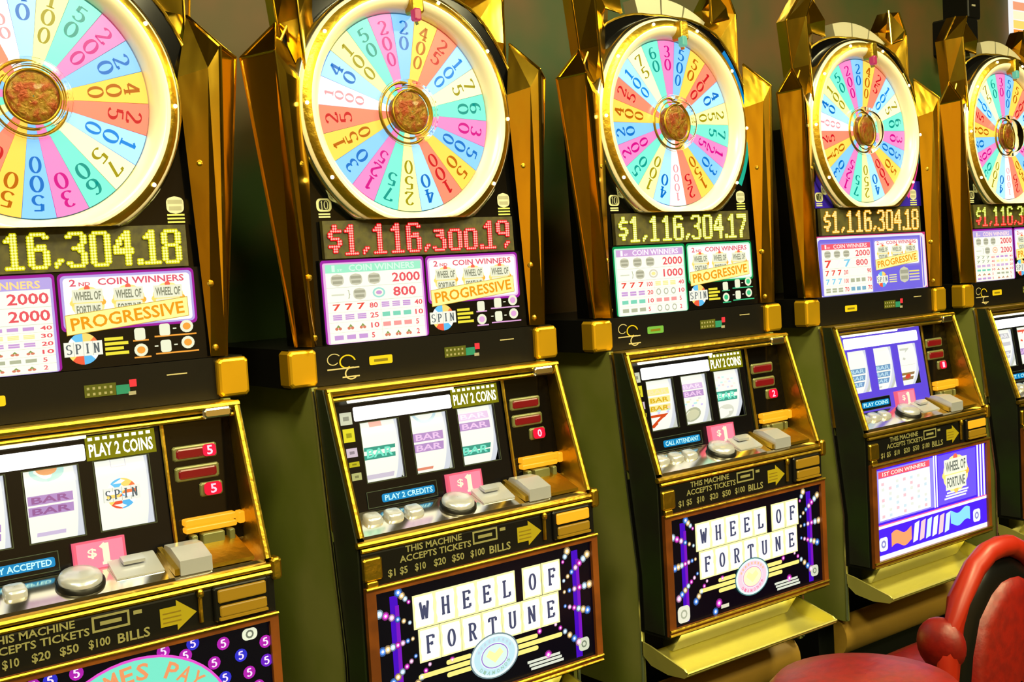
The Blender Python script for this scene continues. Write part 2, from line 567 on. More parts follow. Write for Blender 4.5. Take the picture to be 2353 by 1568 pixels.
# ------------------------------------------------------------------ print motifs
def logo(p, u, v, w, h, l=2, text=True, dark=(120, 124, 104)):
    """the small WHEEL OF FORTUNE lettered badge over a coloured wheel"""
    p.disc(u, v, w * .56, h * .56, (250, 224, 140), l, 16)
    for i, c in enumerate([(236, 170, 60), (230, 100, 80), (250, 214, 110), (240, 190, 90)]):
        p.disc(u + w * .5 * math.cos(i * 1.57), v + h * .5 * math.sin(i * 1.57), w * .1, h * .1, c, l + .3, 8)
    p.rect(u - w / 2, v + h * .02, u + w / 2, v + h * .46, (226, 228, 204), l + .6)
    p.rect(u - w * .45, v - h * .46, u + w * .45, v - h * .02, (226, 228, 204), l + .6)
    if text:
        p.text('WHEEL OF', u - w * .44, v + h * .09, u + w * .44, v + h * .39, dark, l + 1)
        p.text('FORTUNE', u - w * .39, v - h * .39, u + w * .39, v - h * .09, dark, l + 1)


def greylogo(p, u, v, w, h, l=2):
    p.rrect(u - w / 2, v - h / 2, u + w / 2, v + h / 2, w * .28, (196, 196, 176), l)
    p.disc(u, v, w * .5, h * .57, (206, 200, 174), l - .2, 12)
    p.rect(u - w * .42, v + h * .08, u + w * .42, v + h * .34, (160, 160, 140), l + .4)
    p.rect(u - w * .36, v - h * .34, u + w * .36, v - h * .08, (160, 160, 140), l + .4)


def spinlogo(p, u, v, w, l=2):
    p.disc(u, v, w * .42, w * .42, (250, 250, 240), l, 18)
    cs = [(240, 120, 70), (250, 210, 110), (100, 190, 240), (250, 250, 250), (250, 214, 110), (230, 90, 60), (90, 180, 236), (250, 250, 250)]
    for i, c in enumerate(cs):
        pts = [(u, v)] + arc(u, v, w * .42, w * .42, i * 45, i * 45 + 45, 4)
        p.poly(pts, c, l + .3)
    p.rect(u - w / 2, v - w * .19, u + w / 2, v + w * .19, (232, 234, 224), l + .6)
    for i, ch in enumerate('SPIN'):
        p.serif(ch, u - w * .46 + i * w * .24, v - w * .13, w * .17, w * .26, (90, 100, 104), l + 1, thick=.16, thin=.07)
        p.rect(u - w * .5 + i * w * .25 - w * .006, v - w * .19, u - w * .5 + i * w * .25 + w * .006, v + w * .19, (180, 184, 170), l + .8)


def symbol(p, kind, u, v, w, h, l=2):
    if kind[0] == '7':
        c = {'r': (222, 70, 60), 'w': (236, 232, 236), 'b': (120, 196, 232), 'g': (150, 160, 130)}[kind[1]]
        p.text('7', u - w * .36, v - h * .4, u + w * .36, v + h * .4, c, l)
    elif kind[0] == 'b':
        n = int(kind[1]); c = {'p': (192, 150, 212), 't': (120, 204, 180), 'y': (240, 226, 150), 'r': (236, 150, 150), 'k': (170, 176, 150), 'B': (120, 170, 196)}[kind[2]]
        for i in range(n):
            hh = h * .7 / n
            p.rect(u - w * .42, v - h * .35 + i * hh + hh * .1, u + w * .42, v - h * .35 + (i + 1) * hh - hh * .1, c, l)
    elif kind == 'ch':
        p.disc(u - w * .16, v - h * .15, w * .16, h * .2, (206, 120, 96), l, 8)
        p.disc(u + w * .16, v - h * .15, w * .16, h * .2, (206, 120, 96), l, 8)
        p.poly([(u - w * .2, v), (u + w * .22, v), (u, v + h * .35)], (130, 150, 84), l + .3)
    elif kind == 'o':
        p.ring(u, v, w * .24, w * .38, (176, 180, 160), l, 10)


def paytable(p, u0, v0, u1, v1, cfg, l=1):
    """first coin winners: header strip, two big rows, then two columns of small rows"""
    W, H = u1 - u0, v1 - v0
    p.rrect(u0, v0, u1, v1, .006, cfg['edge'], l)
    p.rrect(u0 + .004, v0, u1 - .004, v1 - .005, .004, cfg['edge2'], l + .4)
    p.rect(u0 + .009, v0 + .001, u1 - .008, v1 - .009, (250, 252, 236), l + .8)
    hy = v1 - .009 - H * .095
    p.rect(u0 + .009, hy, u1 - .008, v1 - .008, cfg['head'], l + 1.2)
    hc = cfg['headtext']
    p.text('1', u0 + W * .10, hy + .002, u0 + W * .13, v1 - .0095, hc, l + 1.6)
    p.text('ST', u0 + W * .15, hy + .0025, u0 + W * .20, hy + .007, hc, l + 1.6)
    p.text('COIN WINNERS', u0 + W * .26, hy + .002, u0 + W * .90, v1 - .0095, hc, l + 1.6)
    big = cfg['big']
    rh = H * .175
    red = (222, 84, 96)
    y = hy
    for i, b in enumerate(big):
        yc = y - rh / 2
        if i == 0:
            for q in range(3):
                greylogo(p, u0 + W * (.145 + q * .175), yc, W * .12, rh * .72, l + 1.4)
        elif cfg.get('sevens'):
            for q, s in enumerate(('7r', '7w', '7b')):
                symbol(p, s, u0 + W * (.145 + q * .18), yc, W * .17, rh * 1.0, l + 1.4)
        else:
            p.text('}', u0 + W * .235, yc - rh * .3, u0 + W * .255, yc + rh * .3, (170, 176, 150), l + 1.4)
            p.rect(u0 + W * .08, yc - .0015, u0 + W * .2, yc + .0015, (206, 210, 190), l + 1.4)
            greylogo(p, u0 + W * .345, yc, W * .12, rh * .72, l + 1.4)
            p.disc(u0 + W * .53, yc, W * .062, rh * .36, cfg['oval'], l + 1.4, 16)
            p.disc(u0 + W * .53, yc, W * .044, rh * .25, (240, 244, 226), l + 1.7, 16)
            p.disc(u0 + W * .53, yc, W * .03, rh * .14, cfg['oval2'], l + 2, 12)
        p.text(b, u0 + W * .67, yc - rh * .33, u0 + W * (.95 if len(b) == 4 else .90), yc + rh * .33, red, l + 1.4)
        y -= rh
        p.rect(u0 + .009, y - .0004, u1 - .008, y + .0004, (198, 204, 186), l + 1.1)
    n = len(cfg['small'])
    sh = (y - v0 - .002) / n
    for i, (ls, ln, rs, rn) in enumerate(cfg['small']):
        yc = y - sh * (i + .5)
        p.rect(u0 + .009, yc - sh / 2 - .0003, u1 - .008, yc - sh / 2 + .0003, (210, 214, 198), l + 1.1)
        for q in range(3):
            symbol(p, ls, u0 + W * (.12 + q * .115), yc, W * .10, sh * .8, l + 1.4)
            symbol(p, rs, u0 + W * (.585 + q * .105), yc, W * .09, sh * .8, l + 1.4)
        p.text(ln, u0 + W * .43, yc - sh * .27, u0 + W * (.51 if len(ln) > 1 else .46), yc + sh * .27, red, l + 1.4)
        p.text(rn, u0 + W * .875, yc - sh * .27, u0 + W * (.955 if len(rn) > 1 else .905), yc + sh * .27, red, l + 1.4)
    p.rect(u0 + W * .535, v0 + .002, u0 + W * .538, y, (206, 210, 194), l + 1.1)


def progressive(p, u0, v0, u1, v1, cfg, l=1):
    """second coin winners: three badges and the slanted PROGRESSIVE band"""
    W, H = u1 - u0, v1 - v0
    p.rrect(u0, v0, u1, v1, .008, cfg['edge'], l)
    p.rrect(u0 + .004, v0 + .004, u1 - .004, v1 - .004, .007, cfg['edge2'], l + .4)
    p.rrect(u0 + .008, v0 + .007, u1 - .008, v1 - .008, .006, (252, 253, 244), l + .8)
    c = (214, 84, 110)
    ty0, ty1 = v1 - H * .23, v1 - H * .11
    p.text('2', u0 + W * .08, ty0, u0 + W * .125, ty1, c, l + 1.3)
    p.text('ND', u0 + W * .145, ty0, u0 + W * .225, ty0 + (ty1 - ty0) * .55, c, l + 1.3)
    p.text('COIN WINNERS', u0 + W * .28, ty0, u0 + W * .92, ty1, c, l + 1.3)
    for q in range(3):
        logo(p, u0 + W * (.20 + q * .295), v1 - H * .52, W * .215, H * .50, l + 1.3)
    # slanted band
    sl = math.atan2(.018, .196)
    a = (u0 + W * .035, v0 - H * .055)
    w, h = W * .90, H * .33
    cr, sr = math.cos(sl), math.sin(sl)
    def T(x, y): return (a[0] + x * cr - y * sr * .2, a[1] + x * sr + y * cr)
    p.poly([T(-.001, -.001), T(w + .001, -.001), T(w + .001, h + .001), T(-.001, h + .001)], (190, 150, 40), l + 3.2)
    p.poly([T(0, 0), T(w, 0), T(w, h), T(0, h)], (255, 240, 150), l + 3.6)
    b = T(w * .04, h * .16)
    p.text('PROGRESSIVE', b[0], b[1], b[0] + w * .93, b[1] + h * .68, (226, 148, 24), l + 4, rot=sl)


def icons(p, u0, v0, cfg, l=1):
    """row of little rule icons under the progressive panel"""
    spinlogo(p, u0 + .032, v0 + .030, .060, l)
    for i in range(4):
        p.rect(u0 + .066, v0 + .016 + i * .0078, u0 + .104 - (i % 2) * .008, v0 + .021 + i * .0078, (226, 216, 60), l + .5)
    for q, (uu, vv) in enumerate(((.124, .046), (.124, .020), (.166, .050), (.204, .053), (.166, .023), (.204, .026))):
        c = (226, 230, 204)
        if q in (0, 2, 4):
            p.rrect(u0 + uu - .009, v0 + vv - .010, u0 + uu + .009, v0 + vv + .010, .004, c, l + .6)
        else:
            p.disc(u0 + uu, v0 + vv, .0115, .0105, c, l + .6, 14)
            p.disc(u0 + uu, v0 + vv, .007, .006, cfg['ico'], l + .9, 12)
    for uu, vv, w in ((.112, .0345, .026), (.112, .007, .028), (.148, .0385, .072), (.148, .010, .074)):
        p.rect(u0 + uu, v0 + vv, u0 + uu + w, v0 + vv + .0025, cfg['ico'], l + .6)
    for uu, vv in ((.183, .051), (.183, .024), (.150, .024)):
        p.rect(u0 + uu - .003, v0 + vv - .001, u0 + uu + .003, v0 + vv + .001, (226, 230, 204), l + .7)


def tiles_base(p, l=1):
    pass


PURPLE_EDGE = dict(edge=(150, 30, 160), edge2=(222, 178, 226))
CFG = [
    dict(rot=66, led='$1,116,304.18', dot=(255, 255, 150), halo=(196, 190, 0), edge=(150, 20, 150), edge2=(176, 160, 226), head=(176, 160, 226), headtext=(255, 214, 140), big=('2000', '2000'), oval=(240, 180, 120), oval2=(240, 150, 120), ico=(232, 156, 60),
         small=[('7g', '60', 'b1p', '40'), ('7g', '40', 'b3y', '30'), ('b3p', '25', 'b2p', '20'), ('b1t', '10', 'ch', '10'), ('ch', '7', 'b1k', '5'), ('b1p', '5', 'ch', '2')]),
    dict(rot=2.9, led='$1,116,300.19', dot=(255, 168, 160), halo=(214, 10, 24), broken=True, head=(150, 226, 196), headtext=(206, 240, 226), big=('2000', '800'), oval=(150, 214, 206), oval2=(196, 150, 206), ico=(214, 160, 214), **PURPLE_EDGE,
         small=[('7r', '80', 'b3p', '40'), ('b3p', '25', 'b1t', '10'), ('ch', '10', 'b1r', '5'), ('b1p', '5', 'ch', '2')]),
    dict(rot=-98.6, led='$1,116,304.17', dot=(255, 255, 186), halo=(190, 190, 20), edge=(0, 140, 74), edge2=(190, 240, 216), head=(198, 160, 214), headtext=(255, 240, 255), big=('2000', '1000'), oval=(206, 200, 186), oval2=(236, 226, 150), ico=(60, 190, 130),
         small=[('7r', '100', 'b3y', '40'), ('b2p', '20', 'o', '10'), ('b1t', '10', 'b1r', '5'), ('b1k', '5', 'o', '2')]),
    dict(rot=-1.3, led='$1,116,304.18', dot=(255, 236, 170), halo=(232, 160, 10), edge=(120, 110, 214), edge2=(140, 130, 226), head=(232, 90, 110), headtext=(255, 226, 226), big=('2000', '800'), sevens=True, oval=WHT, oval2=WHT, ico=(220, 214, 130),
         small=[('7r', '200', '7w', '90'), ('7b', '100', 'b1k', '70'), ('b2k', '70', 'b1B', '70')]),
    dict(rot=-100.2, led='$1,116,304.18', dot=(250, 255, 150), halo=(150, 160, 10), dot2=(255, 130, 110), halo2=(226, 20, 20), edge=(150, 30, 160), edge2=(190, 170, 226), head=(176, 160, 226), headtext=(255, 226, 226), big=('2000', '2000'), oval=(240, 180, 150), oval2=(240, 190, 160), ico=(220, 190, 130),
         small=[('7g', '60', 'b1p', '40'), ('7g', '40', 'b3y', '30'), ('b3p', '25', 'b2p', '20'), ('b1t', '10', 'ch', '10'), ('ch', '5', 'b1k', '5'), ('b1p', '5', 'ch', '2')]),
]
LABELS = [
    'slot machine with a TIMES PAY oval and purple fives on its belly glass',
    'slot machine with garbled red jackpot digits and purple-edged white payout glass',
    'slot machine with a green-edged payout glass and lettered tile belly glass',
    'slot machine with blue-violet payout glass, violet reel surround and ribbon art belly glass',
    'slot machine at the far end with half yellow, half red jackpot digits',
]

# ------------------------------------------------------------------ slot machine
GLASS = mat('clear_dome', (255, 255, 245), 0.03, trans=1.0)
MEDAL = mat('hub_medallion', (150, 118, 30), 0.4, 0.3, bump=0.6, bscale=90, mottle=(150, 60, 24))
GREYP = mat('grey_crown', (176, 172, 150), 0.45, 0.2)
TAN = mat('tan_vinyl', (150, 116, 40), 0.5, bump=0.1, bscale=40)
ORL = mat('orange_lamp', (255, 172, 30), 0.4, emit=1.0)
ORD = mat('amber_lens', (214, 160, 30), 0.35, emit=0.35)
REDW = mat('red_window', (150, 8, 22), 0.3, emit=0.55)
REDB = mat('lit_red', (255, 40, 80), 0.3, emit=1.0)
PINKS = mat('pink_sign', (240, 120, 150), 0.3, emit=0.8)
BULB = mat('bulb_glass', (255, 240, 205), 0.3, emit=7.0)
VIOLET = mat('violet_panel', (96, 70, 214), 0.35, emit=0.7)
STRIPL = mat('strip_light', (255, 250, 215), 0.4, emit=3.0)
FRAMEW = mat('olive_frame', (110, 112, 70), 0.4, 0.3)


def shard_low(mb, s):
    """faceted gold wing beside the wheel: front crease, slanted cap"""
    ob, cb, ib = (-.277, .012, 1.347), (-.262, -.026, 1.347), (-.244, -.004, 1.347)
    ot, ct, it, ap = (-.339, .006, 1.857), (-.294, -.036, 1.866), (-.226, -.010, 1.815), (-.262, .018, 1.925)
    nk = (-.272, -.030, 1.83)
    bb, bt = (-.262, .045, 1.347), (-.285, .050, 1.86)
    F = [[ob, cb, ct, ot], [cb, ib, it, nk, ct], [ot, ct, ap], [ct, nk, it, ap], [ib, bb, bt, ap, it], [bb, ob, ot, bt], [ot, ap, bt], [ob, bb, ib, cb]]
    for f in F:
        f = [(x * -s, y, z) for x, y, z in f]
        mb.face(f if s < 0 else f[::-1])
    for a, b in ((ob, ot), (cb, ct), (ot, ct), (ct, ap), (ot, ap)):      # bright folded edges
        mb.tube([(a[0] * -s, a[1] - .001, a[2]), (b[0] * -s, b[1] - .001, b[2])], .0028, 5)


def shard_up(mb, s):
    """taller pointed crystal rising behind the wing"""
    out = [(-.240, 1.76), (-.256, 1.925), (-.268, 2.045), (-.204, 2.118), (-.160, 2.06), (-.172, 1.95), (-.214, 1.82)]
    cr = [(-.226, 1.80), (-.232, 1.93), (-.236, 2.05), (-.206, 2.112)]
    dx, dy = (0, 0) if s < 0 else (-.034, .055)             # the outer one stands behind the wheel case
    def q(p, y): return ((p[0] + dx) * -s, y + dy, p[1])
    o = [q(p, .02) for p in out]; b = [q(p, .05) for p in out]; c = [q(p, -.018) for p in cr]
    fs = [[o[0], c[0], c[1], o[1]], [o[1], c[1], c[2], o[2]], [o[2], c[2], c[3], o[3]], [o[3], c[3], c[2], o[4]], [o[4], c[2], c[1], o[5]], [o[5], c[1], c[0], o[6]]]
    fs += [[o[i], o[(i + 1) % 7], b[(i + 1) % 7], b[i]] for i in range(7)] + [b[::-1]]
    for f in fs:
        mb.face(f if s < 0 else f[::-1])
    for i in range(3):
        mb.tube([c[i], c[i + 1]], .0025, 5)
        mb.tube([o[i], o[i + 1]], .0022, 5)


def shard_top(mb, s):
    """small folded triangle above the ring's shoulder"""
    a, b, c, d = (-.142, .0, 2.010), (-.226, .02, 2.032), (-.160, .015, 2.105), (-.17, -.025, 2.045)
    e = (-.19, .05, 2.04)
    for f in ([a, d, b], [b, d, c], [c, d, a], [a, b, e], [b, c, e], [c, a, e]):
        f = [(x * -s, y, z) for x, y, z in f]
        mb.face(f if s < 0 else f[::-1])
    for p, q in ((a, b), (b, c), (c, a)):
        mb.tube([(p[0] * -s, p[1], p[2]), (q[0] * -s, q[1], q[2])], .0025, 5)


class ReelPrint(Print):
    """print wrapped round a reel drum whose axis runs along x"""
    R, CY, CZ = 0.120, 0.074, 1.148

    def P(self, u, v, l):
        t = (v - self.CZ) / self.R
        r = self.R + 0.0004 * l
        return (u, self.CY - r * math.cos(t), self.CZ + r * math.sin(t))

    def drum(self, u0, u1):
        c = lin((246, 248, 236)); n = 14
        u0, u1 = u0 - .005, u1 + .009
        rows = [[self.P(u, self.CZ - .072 + .144 * i / n, 0) for u in (u0, u1)] for i in range(n + 1)]
        self.sm = True
        self.grid(rows, False, c)
        self.sm = False
        for u in (u0, u1):                                     # drum cheeks
            pts = [r[0 if u == u0 else 1] for r in rows]
            self.face(pts + [(u, self.CY, self.CZ)], lin((200, 204, 190)))
        for i in range(n):                                     # raised right rim
            a0, a1 = self.CZ - .072 + .144 * i / n, self.CZ - .072 + .144 * (i + 1) / n
            self.face([self.P(u1 - .012, a0, 1.5), self.P(u1, a0, 1.5), self.P(u1, a1, 1.5), self.P(u1 - .012, a1, 1.5)], lin((214, 218, 226)))

    def bar(self, u0, u1, v0, v1, bg, fg):
        self.rect(u0, v0, u1, v1, bg, 1)
        self.text('BAR', u0 + (u1 - u0) * .08, v0 + (v1 - v0) * .14, u1 - (u1 - u0) * .08, v1 - (v1 - v0) * .14, fg, 2)


REELX = [(-.188, -.110), (-.082, -.003), (.024, .108)]
TEALB, TEALT = (60, 150, 130), (120, 226, 200)
PURB, PURT = (176, 140, 196), (226, 190, 232)


def reel(p, m, k):
    u0, u1 = REELX[k]
    p.drum(u0, u1)
    a, b = u0 + .003, u1 - .009
    mid = (a + b) / 2
    key = (m, k)
    if key == (0, 0):
        p.disc(mid, 1.185, .03, .018, (170, 224, 206), 1); p.bar(a, b, 1.118, 1.13, PURB, (150, 110, 140)); p.bar(a, b, 1.103, 1.115, PURB, (150, 110, 140))
    elif key == (0, 1):
        p.disc(mid, 1.2, .026, .017, (190, 232, 220), 1); p.disc(mid, 1.203, .016, .01, (240, 170, 110), 2); p.bar(a, b, 1.150, 1.164, PURB, (150, 96, 150)); p.bar(a, b, 1.133, 1.147, PURB, (150, 96, 150)); p.rect(a + .012, 1.098, b - .012, 1.105, (206, 190, 220), 1)
    elif key == (0, 2):
        spinlogo(p, mid, 1.147, .058, 1); p.frame(mid - .012, 1.19, mid + .012, 1.205, .001, (206, 200, 210), 1)
    elif key == (1, 0):
        p.rect(mid - .014, 1.193, mid + .012, 1.205, (250, 190, 170), 1); p.bar(a, b, 1.134, 1.157, TEALB, TEALT); p.rect(a, 1.094, b, 1.104, (206, 196, 212), 1)
    elif key == (1, 1):
        p.ring(mid, 1.215, .024, .03, (196, 222, 230), 1, 20); p.bar(a, b, 1.152, 1.168, PURB, PURT); p.bar(a, b, 1.132, 1.148, PURB, PURT); p.rect(a, 1.094, b - .02, 1.1, (226, 140, 110), 1)
    elif key == (1, 2):
        p.bar(a, b, 1.178, 1.192, (214, 186, 226), (236, 214, 240)); p.bar(a, b, 1.159, 1.174, PURB, PURT); p.bar(a, b, 1.108, 1.129, TEALB, TEALT)
    elif key == (2, 0):
        for z in (1.186, 1.168, 1.150):
            p.bar(a, b, z - .016, z - .002, (240, 222, 140), (206, 166, 20) if z < 1.18 else (236, 220, 170))
        for i in range(9):
            p.rect(a + (i * 29 % 60) / 1000., 1.128 + (i % 3) * .005, a + (i * 29 % 60) / 1000. + .008, 1.1325 + (i % 3) * .005, [(206, 196, 240), (180, 226, 220), (250, 206, 180)][i % 3], 1)
        p.text('7', a + .006, 1.095, b - .006, 1.127, (206, 70, 20), 2)
    elif key == (2, 1):
        p.bar(a, b, 1.171, 1.184, (206, 176, 220), (236, 214, 240)); p.bar(a, b, 1.154, 1.168, PURB, PURT)
        for i in range(12):
            p.rect(a + (i * 37 % 60) / 1000., 1.132 + (i % 4) * .005, a + (i * 37 % 60) / 1000. + .007, 1.136 + (i % 4) * .005, [(200, 186, 240), (180, 226, 230), (250, 226, 180), (220, 220, 220)][i % 4], 1)
        p.disc(mid, 1.112, .026, .018, (176, 180, 150), 1); p.disc(mid, 1.112, .02, .013, (206, 206, 170), 2)
    elif key == (2, 2):
        for i in range(14):
            p.rect(a + (i * 23 % 64) / 1000., 1.162 + (i % 5) * .006, a + (i * 23 % 64) / 1000. + .008, 1.166 + (i % 5) * .006, [(190, 230, 230), (240, 206, 206), (210, 214, 240), (230, 240, 220)][i % 4], 1)
        p.bar(a, b, 1.133, 1.156, TEALB, TEALT)
        p.disc(mid, 1.104, .03, .02, (214, 216, 200), 1)
    elif m == 3 and k < 2:
        for z in (1.158, 1.140, 1.122):
            p.bar(a, b, z - .015, z - .001, (110, 150, 190), (180, 214, 232))
        p.rect(mid - .01, 1.094, mid + .01, 1.099, (200, 206, 190), 1)
    elif key == (3, 2):
        p.text('7', a + .014, 1.160, b - .016, 1.192, (196, 200, 190), 1); p.rect(a, 1.146, b, 1.147, (206, 210, 200), 1); p.rect(a, 1.104, b, 1.126, (150, 120, 60), 1); p.disc(mid + .008, 1.115, .012, .007, (206, 70, 20), 2)
    elif key == (4, 0):
        p.bar(a, b, 1.176, 1.192, (190, 190, 196), (226, 226, 230)); p.rect(a, 1.155, b, 1.166, (196, 196, 206), 1); p.bar(a, b, 1.118, 1.14, (190, 190, 196), (226, 226, 230))
    else:
        p.text('7', a + .012, 1.16, b - .012, 1.195, (226, 90, 70), 1); p.bar(a, b, 1.12, 1.14, PURB, PURT)


SL = (0, .146, 1)                        # the reel glass leans back a little


def tilted(z):                           # height on the reel glass -> distance up its slope
    return (z - 1.05) * 1.0106


def reel_plate(p, m):
    bg = (92, 70, 214) if m == 3 else (8, 8, 8)
    p.m = 0
    for u0, u1, z0, z1 in ((-.252, .132, 1.203, 1.25), (-.252, .132, 1.045, 1.096), (-.252, -.190, 1.096, 1.203), (-.110, -.082, 1.096, 1.203), (-.002, .024, 1.096, 1.203), (.108, .132, 1.096, 1.203)):
        p.plate(u0, tilted(z0), u1, tilted(z1), .004, bg)
    if m != 3:
        for x0, x1 in REELX:
            p.frame(x0 - .003, tilted(1.094), x1 + .003, tilted(1.204), .0016, (70, 76, 48), 1)
        for i, (c, z, h) in enumerate((((196, 200, 176), 1.214, .022), ((214, 206, 40), 1.184, .024), ((196, 180, 196), 1.153, .016), ((180, 172, 30), 1.132, .009), ((170, 172, 110), 1.110, .013))):
            p.rect(-.228 + i * .002, tilted(z - h / 2), -.204 + i * .001, tilted(z + h / 2), c, 1)
            p.rect(-.222 + i * .002, tilted(z - h / 6), -.210 + i * .001, tilted(z + h / 6), tuple(v * .7 for v in c), 1.5)


def reel_header(p, m):
    """white lit strip and the PLAY 2 COINS panel over the reels"""
    if m == 3:
        p.rrect(-.200, tilted(1.209), .118, tilted(1.236), .004, (255, 255, 255), 2)
        for i in range(5):
            p.rect(.03 + i * .013, tilted(1.214), .034 + i * .013, tilted(1.23), (214, 210, 240), 2.5)
        return
    p.rrect(-.200, tilted(1.207), .012, tilted(1.2325), .003, (255, 255, 255), 2)
    for u in (-.19, -.182, -.04, -.0):
        p.rect(u, tilted(1.218), u + .005, tilted(1.221), (226, 226, 220), 2.4)
    p.rect(.0135, tilted(1.205), .124, tilted(1.243), (86, 84, 4), 2)
    p.text('PLAY 2 COINS', .018, tilted(1.210), .119, tilted(1.2305), (255, 255, 214), 3)
    for i in range(9):
        p.rect(.018 + i * .0115, tilted(1.2355), .025 + i * .0115, tilted(1.2405), (255, 255, 190), 3)


BLUETXT = ['ONLY ACCEPTED', 'PLAY 2 CREDITS', 'CALL ATTENDANT', 'PLAY COINS', 'BET 1 COIN']
DIGITRED = ['5', '0', '2', '1', '0']
DK = 0.365                               # slope of the button deck


def deckz(y, h=0.0):
    return 1.047 + DK * (y + .066) + h


def button_square(mb, cx, cy, w, h, mtop=0):
    """raised key with a domed cap, standing square on the sloped deck"""
    rows = []
    for s, dz in ((1.0, -.004), (1.0, h * .55), (.93, h * .85), (.74, h), (.02, h * 1.04)):
        row = []
        for i in range(16):
            t = 2 * math.pi * i / 16
            c, q = math.cos(t), math.sin(t)
            k = (abs(c) ** 5 + abs(q) ** 5) ** (-1 / 5)
            x, y = cx + c * k * w / 2 * s, cy + q * k * w / 2 * s * .78
            row.append((x, y, deckz(y, dz)))
        rows.append(row)
    mb.sm = True
    mb.grid(rows, True)
    mb.sm = False


